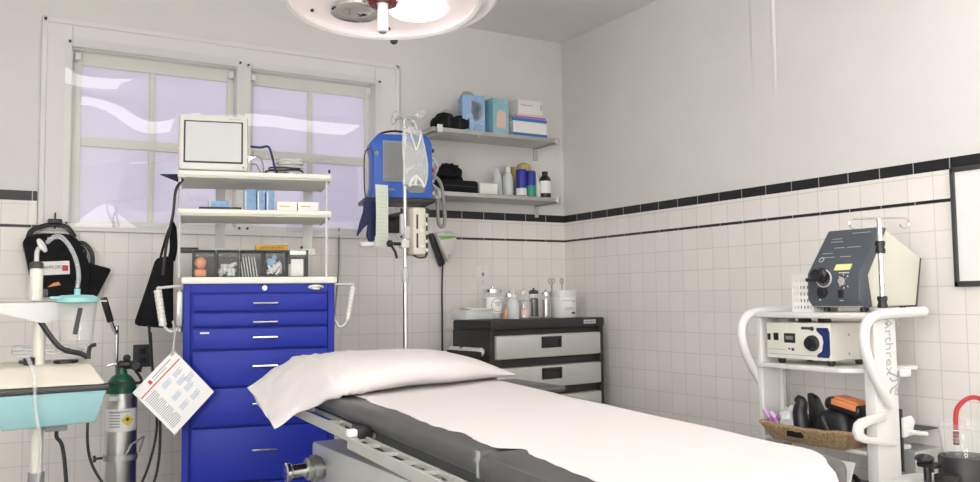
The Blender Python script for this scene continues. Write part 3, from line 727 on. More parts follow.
# ------------------------------------------------------------------ black bag hung on the back wall
t = thing('hanging_bag', 'black shoulder bag with a white label hung on the left of the back wall', 'bag', (-2.92, -.07, 1.1))
X = W(t)
MB(X).prism([(-3.088, 1.335), (-3.07, 1.362), (-3.02, 1.374), (-2.90, 1.374), (-2.862, 1.352), (-2.815, 1.25), (-2.80, 1.19), (-2.81, 1.08), (-3.02, 1.08), (-3.055, 1.18)], -.115, -.012, 'Y', .016).build('body', 'blackf', t)
MB(X).prism([(-2.83, 1.245), (-2.712, 1.212), (-2.75, 1.13), (-2.775, 1.075), (-2.84, 1.08)], -.10, -.055, 'Y', .012).build('side_flap', 'blackf', t)
MB(X).tube([(-3.065, -.07, 1.35), (-3.05, -.06, 1.388), (-3.0, -.045, 1.412), (-2.955, -.04, 1.420), (-2.905, -.045, 1.408), (-2.872, -.06, 1.362)], .012, 8, 5, flat=(.5, 1)).build('handle', 'black', t)
MB(X).tube([(-2.86, -.07, 1.335), (-2.83, -.075, 1.33), (-2.80, -.08, 1.29), (-2.795, -.08, 1.235), (-2.81, -.075, 1.21)], .008, 8, 5, flat=(.6, 1.2)).tube([(-2.845, -.085, 1.32), (-2.825, -.085, 1.29), (-2.83, -.085, 1.24)], .005, 8, 4).build('side_strap', 'black', t)
MB(X).box(-3.025, -2.895, -.1185, -.1145, 1.182, 1.244, .001, T=TR(-2.96, 0, 1.21) @ RY(-3) @ TR(2.96, 0, -1.21)).build('name_label', 'paper', t, 0)
MB(X).text('AMPLERJ', .020, TR(-2.966, -.1188, 1.2165) @ RY(-3) @ FY, .0003).build('lettering', 'txt', t, 0)
MB(X).box(-2.926, -2.901, -.1195, -.118, 1.200, 1.226).build('red_mark', 'red', t, 0)
MB(X).box(-2.99, -2.935, -.118, -.1145, 1.346, 1.355).build('zip_tab', 'grey', t, 0)
MB(X).prism([(-2.985, 1.125), (-2.93, 1.135), (-2.94, 1.15), (-2.96, 1.145)], -.119, -.113, 'Y').build('orange_tab', 'orange', t, 0)
t = thing('wall_hook', 'black wall hook holding the black shoulder bag', 'hook', (-2.952, 0, 1.43))
MB(W(t)).box(-2.985, -2.925, -.058, -.009, 1.422, 1.446, .005).box(-2.958, -2.950, -.03, -.022, 1.40, 1.478, .002).build('hook', 'black', t)
# ------------------------------------------------------------------ IV pole with bag and pump
px, py = -1.497, -.78
t = thing('drip_stand', 'slim steel drip pole with four hooks standing behind the pillow', 'drip stand', (px, py, 0))
X = W(t)
MB(X).tube([(px, py, .10), (px, py, 1.15)], .0125, 14).build('lower_tube', 'alu', t)
MB(X).lathe([(.0125, 1.13), (.017, 1.14), (.017, 1.19), (.010, 1.205)], 16, TR(px, py, 0), open_=True).build('height_collar', 'lgrey', t)
MB(X).tube([(px, py, 1.18), (px, py, 1.92)], .009, 12).build('upper_tube', 'chrome', t)
for k in range(4):
    a = PI/2*k+.5; c, s = math.cos(a), math.sin(a)
    P = lambda r, z: (px+r*c, py+r*s, z)
    MB(X).tube([P(0, 1.905), P(.02, 1.925), P(.05, 1.925), P(.065, 1.905), P(.078, 1.915), P(.076, 1.945), P(.062, 1.95)], .0035, 8, 4).build('hook', 'chrome', t)
for k in range(5):
    a = 2*PI*k/5+.7
    l = MB(X).tube([(px, py, .115), (px+.14*math.cos(a), py+.14*math.sin(a), .105), (px+.27*math.cos(a), py+.27*math.sin(a), .075)], .014, 10, 3).build('leg', 'alu', t)
    MB(X).cyl((px+.26*math.cos(a)-.01, py+.26*math.sin(a), .028), (px+.26*math.cos(a)+.01, py+.26*math.sin(a), .028), .027, n=18, bev=.004).build('caster', 'dgrey', l)
MB(X).box(px-.03, px+.012, py-.03, py+.012, 1.295, 1.335, .005).build('clamp_block', 'white', t)
MB(X).cyl((px-.03, py-.01, 1.315), (px-.075, py-.012, 1.315), .008).ball((px-.085, py-.013, 1.315), .017).tube([(px-.08, py-.013, 1.31), (px-.06, py-.02, 1.275), (px-.052, py-.02, 1.245)], .006, 8).build('clamp_lever', 'black', t)
MB(X).box(px-.028, px-.012, py-.02, py+.005, 1.36, 1.46, .004).build('sleeve', 'lgrey', t)
XF = TR(-.018, 0, 0)
t = thing('drip_bag', 'empty clear drip bag hanging in front of the blue monitor', 'drip bag', (px+.06, py-.03, 1.56))
X = W(t)
def bagf(side):
    def f(u, v):
        w = .058*(1-.25*v**3)*(1+.10*math.sin(PI*v))
        x = px+.055+(2*u-1)*w+.008*math.sin(5*v)
        bul = .016*math.sin(PI*u)*math.sin(PI*min(1, v*1.05))
        z = 1.60+.27*v
        return Vector((x, py-.03-side*bul+.005*noise.noise(Vector((x*30, z*24, side))), z))
    return f
b = MB(X).grid(bagf(1), 14, 20).grid(bagf(-1), 14, 20); b.build('bag', 'bag', t, 180)
for s in (0, 1):
    f = bagf(1); MB(X).tube([f(s, k/10) for k in range(11)], .0045, 8, 3).build('seam', 'cloudy', t)
f = bagf(1); MB(X).tube([f(k/6, 0) for k in range(7)], .0045, 8, 3).build('end_seam', 'cloudy', t); MB(X).tube([f(k/6, 1) for k in range(7)], .004, 8, 3).build('end_seam', 'cloudy', t)
MB(X).tube([(px+.06, py-.032, 1.60), (px+.055, py-.04, 1.64), (px+.03, py-.042, 1.615), (px+.025, py-.04, 1.59)], .007, 8, 4).tube([(px+.055, py-.04, 1.645), (px+.085, py-.042, 1.62), (px+.10, py-.04, 1.59)], .007, 8, 4).build('port', 'whitep', t)
MB(X).tube([(px+.02, py-.045, 1.87), (px+.045, py-.05, 1.80), (px+.055, py-.05, 1.765), (px+.07, py-.05, 1.80), (px+.085, py-.046, 1.855)], .004, 8, 4).build('fold', 'whitep', t)
MB(X).tube([(px+.0, py-.02, 1.90), (px+.025, py-.03, 1.885), (px+.06, py-.03, 1.868)], .004, 6, 3).tube([(px+.07, py-.03, 1.87), (px+.055, py-.03, 1.92), (px+.02, py-.02, 1.925)], .004, 6, 3).build('hanger', 'cloudy', t)
XF = Matrix()
q = random.Random(4); pts = []
for i in range(26):
    a = 2*PI*i/9
    pts.append((px+.045+.038*math.cos(a)*(1+.3*q.random()), py-.035+.02*math.sin(a), 1.935+.03*math.sin(a+1)*(.6+q.random()*.6)))
tag(MB().tube(pts, .003, 6, 3).build('drip_tubing', 'tube'), 'tangled clear drip tubing looped over the top of the drip pole', 'tubing')
t = thing('infusion_pump', 'cream slotted pump unit clamped to the drip pole below the blue monitor', 'infusion pump', (px+.065, py, 1.28))
X = W(t)
MB(X).box(px+.018, px+.088, py-.055, py+.05, 1.262, 1.49, .010).build('casing', 'beige', t)
b = MB(X)
for z in (1.42, 1.33): b.box(px+.034, px+.044, py-.057, py-.052, z-.035, z+.035, .002)
b.build('slot', 'dgrey', t)
b = MB(X)
for k in range(5): b.box(px+.080, px+.098, py-.06, py+.045, 1.275+.042*k, 1.293+.042*k, .003)
b.build('latch_rib', 'alu', t)
MB(X).box(px+.088, px+.094, py-.058, py+.05, 1.262, 1.49, .002).build('door_edge', 'dgrey', t)
for z in (1.375, 1.30): MB(X).box(px+.05, px+.075, py-.062, py-.052, z-.008, z+.008, .004).build('button', 'cream', t)
MB(X).tube([(px+.03, py-.03, 1.262), (px+.05, py-.04, 1.25), (px+.09, py-.03, 1.252), (px+.108, py-.01, 1.262)], .005, 8, 3).build('lead', 'dgrey', t)
MB(X).box(px-.01, px+.02, py-.014, py+.014, 1.34, 1.40, .003).build('pole_clamp', 'lgrey', t)

# ------------------------------------------------------------------ blue patient monitor on a black wall arm
XR = R(-14)
XF = TR(-1.42, -.60, 0) @ RZ(-14) @ Matrix.Diagonal((.87, .7, 1, 1)) @ TR(1.45, .60, 0)
t = thing('monitor_shelf', 'black shelf on a wall arm under the blue monitor', 'wall shelf', (-1.45, 0, 1.545))
X = W(t)
MB(X).box(-1.685, -1.275, -.68, -.33, 1.535, 1.555, .004).box(-1.69, -1.65, -.70, -.68, 1.533, 1.55, .003).build('deck', 'black', t)
MB(X @ XF.inverted()).box(-1.26, -1.20, -.45, -.03, 1.505, 1.534, .005).box(-1.29, -1.17, -.035, -.0105, 1.43, 1.53, .004).build('wall_arm', 'black', t)
mz = 1.556
t = thing('patient_monitor', 'blue boxy patient monitor with a grey screen on the black wall shelf', 'monitor', (-1.45, -.55, mz))
X = W(t)
MB(X).prism([(-1.648, mz+.0), (-1.29, mz+.0), (-1.283, mz+.03), (-1.283, mz+.285), (-1.31, mz+.325), (-1.60, mz+.325), (-1.645, mz+.28), (-1.63, mz+.22), (-1.63, mz+.07)], -.63, -.40, 'Y', .012).build('casing', 'bluep', t)
MB(X).prism([(-1.575, mz+.085), (-1.46, mz+.085), (-1.42, mz+.03), (-1.34, mz+.03), (-1.325, mz+.055), (-1.325, mz+.275), (-1.345, mz+.29), (-1.575, mz+.29)], -.637, -.628, 'Y').build('front_recess', 'grey', t, 0)
MB(X).box(-1.568, -1.435, -.641, -.636, mz+.095, mz+.282, .002).build('screen', 'bscreen', t, 0)
MB(X).cyl((-1.61, -.628, mz+.225), (-1.61, -.638, mz+.225), .012, bev=.002).cyl((-1.60, -.628, mz+.05), (-1.60, -.636, mz+.05), .009).build('side_key', 'grey', t)
MB(X).strokes(7, .012, TR(-1.53, -.6305, mz+.045) @ FY, .0004).build('lettering', 'lgrey', t, 0)
MB(X).tube([(-1.63, -.52, mz+.27), (-1.58, -.52, mz+.335), (-1.50, -.52, mz+.355), (-1.44, -.52, mz+.352), (-1.36, -.52, mz+.335)], .011, 8, 4, flat=(1.4, .5)).build('handle', 'black', t)
MB(X).tube([(-1.645, -.56, mz+.255), (-1.672, -.56, mz+.22), (-1.672, -.56, mz+.05), (-1.66, -.56, mz+.004)], .006, 8, 3, flat=(1.6, .6)).build('side_strap', 'black', t)
for z, m_ in ((.255, 'black'), (.21, 'whitep'), (.155, 'red'), (.10, 'whitep'), (.06, 'grey'), (.03, 'whitep')):
    MB(X).cyl((-1.284, -.57, mz+z), (-1.262, -.57, mz+z), .010, n=12, bev=.002).build('connector', m_, t)
XF, XR = Matrix(), 0.0
tag(MB().tube([(-1.268, -.63, mz+.21), (-1.24, -.63, mz+.17), (-1.25, -.58, mz+.10), (-1.22, -.58, mz+.07), (-1.19, -.58, mz+.055), (-1.185, -.575, mz+.03), (-1.225, -.60, mz+.015), (-1.268, -.63, mz+.03)], .006, 8, 5).build('sensor_lead', 'lgrey'), 'light grey sensor lead looping at the right side of the blue monitor', 'cable')
tag(MB().tube([(-1.268, -.62, mz+.06), (-1.235, -.60, mz+.055), (-1.228, -.60, mz+.01), (-1.225, -.60, mz-.10), (-1.213, -.60, mz-.132), (-1.195, -.60, mz-.13), (-1.186, -.60, mz-.09), (-1.192, -.60, mz-.0), (-1.205, -.60, mz+.08), (-1.235, -.60, mz+.12), (-1.268, -.62, mz+.10)], .009, 8, 6).build('cuff_hose', 'grey'), 'thick grey cuff hose hanging in a long U right of the blue monitor', 'hose')
t = thing('recording_strip', 'long pale green printed strip hanging in front of the black shelf', 'paper strip', (-1.60, -.715, 1.30))
MB(W(t)).grid(lambda u, v: Vector((-1.622+.066*u-.012*v*(1-v)*u, -.713-.010*math.sin(v*3), 1.305+.30*v)), 4, 14, thick=.0012).build('strip', mat('strip_paper', (.70, .75, .66), .6), t, 60)
b = MB(W(t))
for k in range(14): b.box(-1.612, -1.567, -.7255, -.7245, 1.33+.018*k, 1.332+.018*k)
b.build('ruling', mat('strip_ink', (.50, .58, .48), .6), t, 0)
t = thing('cloth_pouch', 'navy cloth pouch hanging from the left end of the black shelf', 'pouch', (-1.66, -.62, 1.33))
MB(W(t)).prism([(-1.652, 1.534), (-1.60, 1.534), (-1.60, 1.335), (-1.625, 1.33), (-1.640, 1.36), (-1.632, 1.42), (-1.66, 1.395), (-1.69, 1.355), (-1.675, 1.42), (-1.655, 1.48)], -.66, -.63, 'Y', .008).build('pouch', 'navy', t)
MB(W(t)).box(-1.60, -1.535, -.66, -.62, 1.36, 1.533, .01).build('dark_fill', 'black', t)
t = thing('sensor_clip', 'small white finger clip hanging beside the pale green strip', 'sensor clip', (-1.655, -.66, 1.31))
MB(W(t)).box(-1.69, -1.615, -.70, -.668, 1.305, 1.325, .006).ball((-1.645, -.685, 1.318), .022, .014, .012).build('clip', 'whitep', t)
tag(MB().tube([(-1.545, -.02, 1.45), (-1.552, -.03, 1.2), (-1.575, -.03, .95), (-1.59, -.03, .55), (-1.59, -.03, .02)], .005, 8, 5).build('wall_cable', 'grey'), 'thin grey cable running down the tiles left of the drip pole', 'cable')

# ------------------------------------------------------------------ hand-held device on its wall charger
XF = TR(-.012, 0, 0)
t = thing('wall_charger', 'black wall bracket holding a translucent white device with a green band', 'charger', (-.89, -.008, 1.24))
X = W(t)
MB(X).prism([(-.985, 1.432), (-.962, 1.436), (-.885, 1.262), (-.90, 1.24), (-.912, 1.242)], -.05, -.009, 'Y', .004).build('bracket', 'black', t)
MB(X).prism([(-.955, 1.425), (-.935, 1.444), (-.84, 1.436), (-.822, 1.418), (-.825, 1.39), (-.855, 1.275), (-.885, 1.268)], -.085, -.012, 'Y', .014).build('housing', 'whitep', t)
MB(X).prism([(-.945, 1.418), (-.84, 1.42), (-.826, 1.408), (-.93, 1.395)], -.088, -.08, 'Y', .002).build('green_band', 'lime', t)
MB(X).ball((-.882, -.07, 1.432), .03, .03, .02).build('dome', 'clear', t)
MB(X).box(-.885, -.865, -.092, -.08, 1.285, 1.31, .004).build('button', 'lgrey', t)
XF = Matrix()
tag(MB().tube([(-.905, -.03, 1.245), (-.905, -.02, 1.1), (-.904, -.018, .95), (-.905, -.015, .7), (-.91, -.015, .2)], .0055, 8, 4).build('charger_cord', 'dgrey'), 'dark cord dropping straight down the tiles from the wall charger', 'cord')
t = thing('light_switch', 'white toggle switch plate on the tiles above the glass jars', 'switch', (-.625, -.008, 1.192))
MB(W(t)).box(-.668, -.582, -.0135, -.0082, 1.135, 1.25, .003).build('plate', 'whitep', t)
MB(W(t)).box(-.631, -.619, -.026, -.0125, 1.185, 1.207, .003).build('toggle', 'grey', t)
for z in (1.155, 1.23): MB(W(t)).cyl((-.625, -.0148, z), (-.625, -.013, z), .003, n=10).build('screw', 'grey', t)

# ------------------------------------------------------------------ steel wall shelves
def wall_shelf(z, label):
    t = thing('wall_shelf', label, 'wall shelf', (-.64, 0, z), 0, 'steel shelves on the back wall')
    X = W(t)
    MB(X).box(-1.075, -.213, -.25, -.01, z-.024, z, .002).build('board', 'steel', t, 0)
    for xx in (-1.035, -.222):
        MB(X).box(xx-.014, xx+.014, -.256, -.012, z-.034, z-.025, .001).box(xx-.014, xx+.014, -.262, -.2505, z-.034, z+.006, .002).box(xx-.014, xx+.014, -.014, -.0005 if z > 1.8 else -.0115, z-.10, z-.02, .002).build('bracket', 'alu', t, 0)
    MB(X).box(-1.055, -1.02, -.268, -.2625, z-.03, z+.012, .002).build('price_clip', 'whitep', t)
    return t
wall_shelf(2.022, 'upper brushed steel wall shelf holding the glove boxes')
wall_shelf(1.658, 'lower brushed steel wall shelf holding the bottles')
z = 2.0225
t = thing('pouch', 'lumpy black pouch at the left end of the upper steel shelf', 'pouch', (-.90, -.15, z))
b = MB(W(t)).box(-1.02, -.785, -.21, -.08, z, z+.085, .035, seg=3).ball((-.945, -.145, z+.085), .055, .05, .025).ball((-.84, -.145, z+.078), .05, .05, .025)
b.build('body', 'blackf', t)
for xx in (-.95, -.88, -.82): MB(W(t)).box(xx-.004, xx+.004, -.2125, -.2085, z+.015, z+.075, .001).build('strap', 'black', t)
def dispenser(x0, x1, h, m_, rz, label):
    t = thing('glove_box', label, 'box', ((x0+x1)/2, -.15, z), R(rz), 'glove boxes on the upper shelf')
    w = (x1-x0)/2
    MB().box(-w, w, -.07, .07, .0005, h, .002).build('box', m_, t, 0)
    return t, w
t, w = dispenser(-.835, -.700, .215, 'lblue', -18, 'open pale blue glove box leaning on the upper shelf beside the black pouch')
b = MB()
r_ = random.Random(2)
for k in range(22): b.box(-w+.02+r_.random()*(2*w-.05), -w+.026+r_.random()*(2*w-.05)+.02, -.0715, -.0695, .03+.15*r_.random(), .034+.15*r_.random()+.006)
b.build('printed_pattern', 'btxt', t, 0)
MB().prism([(-w, .215), (w*.4, .215), (-.01, .245), (-.05, .245)], -.03, .07, 'Y').build('torn_flap', 'grey', t, 0)
MB().tube([(.0, -.074, .03), (.012, -.085, -.005), (.026, -.1, -.04)], .007, 8, 3, flat=(1, .3)).build('pull_tab', 'paper', t)
t, w = dispenser(-.667, -.552, .215, 'aqua', 4, 'aqua glove box standing next to the pale blue one on the upper shelf')
MB().prism([(-.035, .04), (.03, .035), (.035, .13), (.0, .15), (-.03, .12)], -.0715, -.0695, 'Y').build('picture_panel', 'pinkp', t, 0)
MB().box(w-.004, w+.0008, -.06, .06, .02, .05).build('side_band', 'sblue', t, 0)
# stack of flat cartons
def flat_box(x0, x1, z0, z1, m_, label, bands=(), y0=-.215, grp='flat cartons stacked on the upper shelf'):
    t = thing('carton', label, 'carton', ((x0+x1)/2, -.12, z0), 0, grp)
    MB(W(t)).box(x0, x1, y0, -.05, z0+.0004, z1-.0004, .0015).build('box', m_, t, 0)
    for (a, b_, c_) in bands:
        MB(W(t)).box(x0-.0005, x1+.0005, y0-.0008, y0+.01, z0+a*(z1-z0), z0+b_*(z1-z0)).build('band', c_, t, 0)
    return t
flat_box(-.515, -.272, z, z+.086, 'paper', 'white carton with a strong blue base band, bottom of the stack of flat cartons', [(0, .28, 'sblue')])
flat_box(-.52, -.272, z+.086, z+.114, 'whitep', 'thin carton with a dark blue band, second from the bottom of the flat stack', [(.3, 1, 'sblue')])
flat_box(-.49, -.278, z+.114, z+.142, 'pinkp', 'thin pinkish carton, third from the bottom of the flat stack', [(.1, .5, 'purple')], -.21)
t = flat_box(-.475, -.295, z+.142, z+.230, 'whitep', 'white carton with grey print on top of the stack of flat cartons', [], -.205)
MB(W(t)).box(-.455, -.37, -.2058, -.204, z+.195, z+.200).build('printed_line', 'gtxt', t, 0)
MB(W(t)).box(-.31, -.303, -.2058, -.204, z+.175, z+.21).build('printed_bar', 'gtxt', t, 0)
t = thing('dispenser_pack', 'pale yellow-green pack behind the black pouch on the upper shelf', 'pack', (-.885, -.05, z))
MB(W(t)).box(-.90, -.86, -.075, -.03, z, z+.15, .004).build('pack', mat('pale_green_card', (.66, .67, .52), .6), t)
t = thing('dispenser_pack', 'olive patterned pack behind the flat cartons on the upper shelf', 'pack', (-.52, -.03, z))
MB(W(t)).box(-.525, -.46, -.048, -.015, z, z+.19, .004).build('pack', mat('olive_card', (.40, .42, .30), .6, var=.5, vscale=80), t)
z = 1.6585
t = thing('case', 'flat black case lying on the left of the lower steel shelf', 'case', (-.88, -.14, z))
MB(W(t)).box(-1.06, -.752, -.20, -.06, z, z+.078, .014).build('body', 'blackf', t)
MB(W(t)).box(-.98, -.77, -.2025, -.199, z+.04, z+.044).build('zip', 'black', t, 0)
t = thing('cuff_roll', 'crumpled black roll sitting on the flat black case', 'roll', (-.93, -.14, z+.078))
MB(W(t)).ball((-.94, -.14, z+.12), .055, .05, .048, bumpy=.5).ball((-.885, -.14, z+.115), .05, .05, .044, bumpy=.6).ball((-.92, -.15, z+.135), .06, .04, .038, bumpy=.6).build('roll', 'blackf', t)
t = thing('carton', 'small plain white carton between the black case and the bottles', 'carton', (-.685, -.15, z))
MB(W(t)).box(-.745, -.622, -.20, -.10, z, z+.068, .002).build('box', 'whitep', t, 0)
def bottle(name, label, cat, x, y, prof, m_, cap=None, band=None, grp='bottles on the lower shelf', z=z):
    t = thing(name, label, cat, (x, y, z), 0, grp)
    MB().lathe(prof, 24).build('body', m_, t)
    if cap: MB().lathe(cap[0], 20).build('cap', cap[1], t)
    if band:
        r, a, b_, c = band; MB().lathe([(r, a), (r+.0007, a), (r+.0007, b_), (r, b_)], 24, open_=True).build('label', c, t)
    return t
bottle('bottle', 'slim clear bottle without a lid, leftmost bottle on the lower shelf', 'bottle', -.575, -.12, [(0, 0), (.03, 0), (.032, .004), (.032, .12), (.014, .15), (.013, .18), (0, .18)], 'cloudy')
bottle('bottle', 'cloudy white bottle with a white cap, second from the left on the lower shelf', 'bottle', -.530, -.17, [(0, 0), (.029, 0), (.031, .004), (.031, .10), (.026, .125), (.014, .15), (0, .15)], 'cloudy', ([(.016, .148), (.016, .175), (.010, .18), (.004, .195), (0, .195)], 'whitep'))
bottle('bottle', 'pale bottle with a black cap behind the purple-blue spray cans', 'bottle', -.487, -.10, [(0, 0), (.028, 0), (.03, .004), (.03, .13), (.016, .15), (0, .15)], 'cloudy', ([(.018, .15), (.018, .19), (0, .19)], 'dgrey'))
bottle('spray_can', 'deep blue can with a white lower half on the lower shelf', 'spray can', -.455, -.20, [(0, 0), (.031, 0), (.032, .004), (.032, .155), (.028, .165), (0, .165)], 'cobalt', None, (.0322, .006, .05, 'paper'))
bottle('spray_can', 'deep blue can with a green lower half on the lower shelf', 'spray can', -.388, -.20, [(0, 0), (.031, 0), (.032, .004), (.032, .15), (.028, .16), (0, .16)], 'cobalt', None, (.0322, .004, .07, 'bgreen'))
bottle('bottle', 'tall tan bottle with rounded shoulders behind the green-based can', 'bottle', -.365, -.09, [(0, 0), (.045, 0), (.047, .005), (.047, .19), (.04, .215), (.015, .225), (0, .225)], 'tan')
bottle('bottle', 'small tan bottle behind the white-based blue can', 'bottle', -.44, -.09, [(0, 0), (.024, 0), (.026, .003), (.026, .16), (.018, .175), (.018, .195), (0, .195)], 'tan')
bottle('bottle', 'small white squeeze bottle between the green-based can and the black bottle', 'bottle', -.325, -.17, [(0, 0), (.023, 0), (.025, .004), (.025, .085), (.010, .115), (.005, .15), (0, .15)], 'whitep')
bottle('bottle', 'black bottle with a white label, rightmost on the lower shelf', 'bottle', -.262, -.17, [(0, 0), (.034, 0), (.036, .004), (.036, .115), (.028, .135), (.016, .143), (0, .143)], 'black', ([(.018, .143), (.018, .168), (0, .168)], 'black'), (.0362, .032, .108, 'paper'))
# ------------------------------------------------------------------ black and grey tool chest in the corner
CH = .935
t = thing('drawer_chest', 'black tool chest with four grey drawers in the room corner', 'drawer chest', (-.569, -.445, 0), R(8))
w, d0, d1 = .42, -.165, .165
b = MB().box(-w+.012, w-.012, d0+.02, d1, .10, CH-.05, .003).box(-w, w, d0-.012, d1, CH-.052, CH, .010).box(-w, -w+.03, d0, d1, .10, CH-.05, .004).box(w-.03, w, d0, d1, .10, CH-.05, .004)
b.build('body', 'chestb', t)
zt = CH-.083
for k, h in enumerate((.125, .12, .14, .16)):
    z1 = zt; z0 = zt-h
    d = MB().box(-w+.032, w-.034, d0-.014, d0+.03, z0, z1, .010).build('drawer', 'drawer', t)
    hb = MB().box(-.075, .075, d0-.0165, d0-.0135, z1-.075, z1-.012, .003).box(-.068, .068, d0-.028, d0-.016, z1-.028, z1-.014, .005).box(-.068, -.055, d0-.024, d0-.016, z1-.07, z1-.02, .004).box(.055, .068, d0-.024, d0-.016, z1-.07, z1-.02, .004)
    hb.build('handle', 'black', d)
    zt = z0-.045
bd = MB().box(.25, .345, d0-.015, d0-.011, CH-.034, CH-.012, .004).build('badge', 'lgrey', t)
MB().strokes(9, .0145, TR(.297, d0-.0155, CH-.023) @ FY, .0004).build('lettering', 'txt', bd, 0)
MB().box(-w+.003, -w+.02, d1-.03, d1-.012, .3, CH-.06, .003).build('corner_post', 'black', t)
rk = MB().box(-w-.05, -w-.002, -.15, .15, CH-.19, CH-.185).box(-w-.05, -w-.046, -.15, .15, CH-.19, CH-.16).build('side_rack', 'chestb', t, 0)
for (yy, m_, l) in ((.11, 'cloudy', 'cloudy tape roll in the side rack of the tool chest, nearer the wall'), (-.0, 'lgrey', 'light grey tape roll in the middle of the tool chest side rack'), (-.09, 'cloudy', 'cloudy tape roll in the side rack of the tool chest, nearest the front')):
    p = Matrix.Translation(t.location) @ RZ(8) @ Vector((-w-.025, yy, CH-.185))
    tt = thing('tape_roll', l, 'tape roll', p, R(8), 'rolls in the chest side rack')
    MB().cyl((0, -.035, .022), (0, .035, .022), .0215, n=20, bev=.003).build('roll', m_, tt)
    MB().cyl((0, -.037, .022), (0, .037, .022), .012, n=16).build('core', 'whitep', tt)
for xx in (-w+.07, w-.07):
    for yy in (d0+.06, d1-.06):
        c = MB().cyl((xx-.015, yy, .05), (xx+.015, yy, .05), .048, n=24, bev=.006).build('caster', 'dgrey', t)
        MB().box(xx-.025, xx-.017, yy-.02, yy+.02, .04, .102).box(xx+.017, xx+.025, yy-.02, yy+.02, .04, .102).build('caster_fork', 'galv', c, 0)
# ---- on the chest
ZC = CH+.0005
def jx(x, y):                       # keep the things near the back edge of the turned chest
    y2 = y-.08
    return -3.255+(x+3.255)*(4.55+y2)/(4.55+y), y2
t = thing('lidded_box', 'cloudy plastic box under a white dish at the left of the tool chest top', 'plastic box', (-.935, -.415, ZC), R(8))
MB().box(-.085, .105, -.07, .07, 0, .052, .008).build('box', 'cloudy', t)
t = thing('dish', 'shallow white dish resting on the cloudy plastic box', 'dish', (-.905, -.43, ZC+.0522), R(8))
MB().box(-.075, .085, -.045, .045, 0, .009, .004).box(-.09, -.07, -.04, .04, .006, .014, .003).build('dish', 'whitep', t)
def jar(label, x, y, r, h, lidm, fillm=None, fh=.5, tagm=None, name='glass_jar'):
    x, y = jx(x, y)
    t = thing(name, label, 'jar', (x, y, ZC), 0, 'jars on the tool chest')
    MB().lathe([(0, 0), (r-.003, 0), (r, .004), (r, h-.035), (r*.86, h-.02), (r*.86, h-.012), (r*.80, h-.012), (r*.8, h-.02), (r-.004, h-.037), (r-.004, .006), (0, .006)], 28).build('glass', 'glass', t)
    MB().lathe([(0, h-.012), (r*.9, h-.012), (r*.9, h+.004), (r*.6, h+.010), (r*.15, h+.012), (r*.2, h+.022), (0, h+.024)], 28).build('lid', lidm, t)
    if fillm: MB().lathe([(0, .007), (r-.006, .007), (r-.006, .007+fh*h), (0, .012+fh*h)], 24).build('contents', fillm, t)
    if tagm:
        b = MB(); b.grid(lambda u, v: Vector(((r+.0008)*math.sin((u-.5)*2.2), -(r+.0008)*math.cos((u-.5)*2.2), h*.20+h*.56*v)), 10, 4); b.build('label', 'paper', t)
        b = MB()
        ring = [(math.cos(2*PI*k/24), math.sin(2*PI*k/24)) for k in range(24)]
        b.tube([((r+.0014)*math.sin(c*.62), -(r+.0014)*math.cos(c*.62), h*.49+s*h*.24) for c, s in ring], .0012, 6, closed=True)
        for k in range(3): b.tube([((r+.0014)*math.sin(a), -(r+.0014)*math.cos(a), h*.57-h*.05*k) for a in (-.35+.1*k, -.1, .1, .35-.1*k)], .0013, 6)
        b.build('lettering', 'txt', t)
    return t
jar('wide glass jar with an oval printed label and chrome lid on the tool chest', -.727, -.30, .060, .160, 'chrome', 'linen', .66, True)
jar('small glass jar of pink-tipped swabs, behind the squeeze bottle', -.600, -.28, .036, .135, 'chrome', 'pinkp', .45)
jar('narrow glass jar of white gauze with a clear lid, left of the dark canister', -.512, -.30, .043, .150, 'glass', 'linen', .6)
jar('tall dark metal-lidded canister left of the chrome one on the tool chest', -.425, -.27, .031, .150, 'dgrey', 'dgrey', .7, name='canister')
jar('tall chrome canister touching the big white tub on the tool chest', -.378, -.33, .026, .140, 'chrome', 'alu', .7, name='canister')
jar('low clear jar of pink and white pads in front of the narrow gauze jar', -.575, -.40, .032, .085, 'glass', 'pinkp', .5)
t = thing('squeeze_bottle', 'translucent white squeeze bottle with a pointed tip among the jars', 'bottle', (*jx(-.650, -.40), ZC))
MB().lathe([(0, 0), (.032, 0), (.034, .004), (.034, .085), (.026, .105), (.013, .115), (0, .115)], 24).build('body', 'cloudy', t)
MB().lathe([(.014, .113), (.014, .13), (.006, .138), (.003, .165), (0, .165)], 16).build('nozzle', 'whitep', t)
MB().prism([(-.055, .0), (-.03, .0), (-.03, .06), (-.045, .055)], .005, .035, 'Y', .004).build('orange_label', mat('faded_orange', (.62, .40, .26), .6), t)
t = thing('tub', 'big white lidded tub with printed label at the right end of the tool chest', 'tub', (*jx(-.274, -.36), ZC))
MB().lathe([(0, 0), (.068, 0), (.072, .005), (.074, .12), (0, .12)], 32).build('body', 'whitep', t)
MB().lathe([(0, .118), (.079, .118), (.080, .122), (.079, .152), (.074, .157), (0, .157)], 32).build('lid', 'white', t)
b = MB()
for z_, a0, a1 in ((.095, -.7, .55), (.088, .1, .45), (.055, -.5, .1), (.048, -.5, .2), (.041, -.5, -.1)):
    b.grid(lambda u, v: Vector((.0755*math.sin(a0+(a1-a0)*u), -.0755*math.cos(a0+(a1-a0)*u), z_+.0035*v)), 8, 1)
b.build('lettering', 'gtxt', t)
MB().grid(lambda u, v: Vector((.0757*math.sin(.05+.42*u), -.0757*math.cos(.05+.42*u), .022+.010*v)), 6, 1).build('logo', 'txt', t)
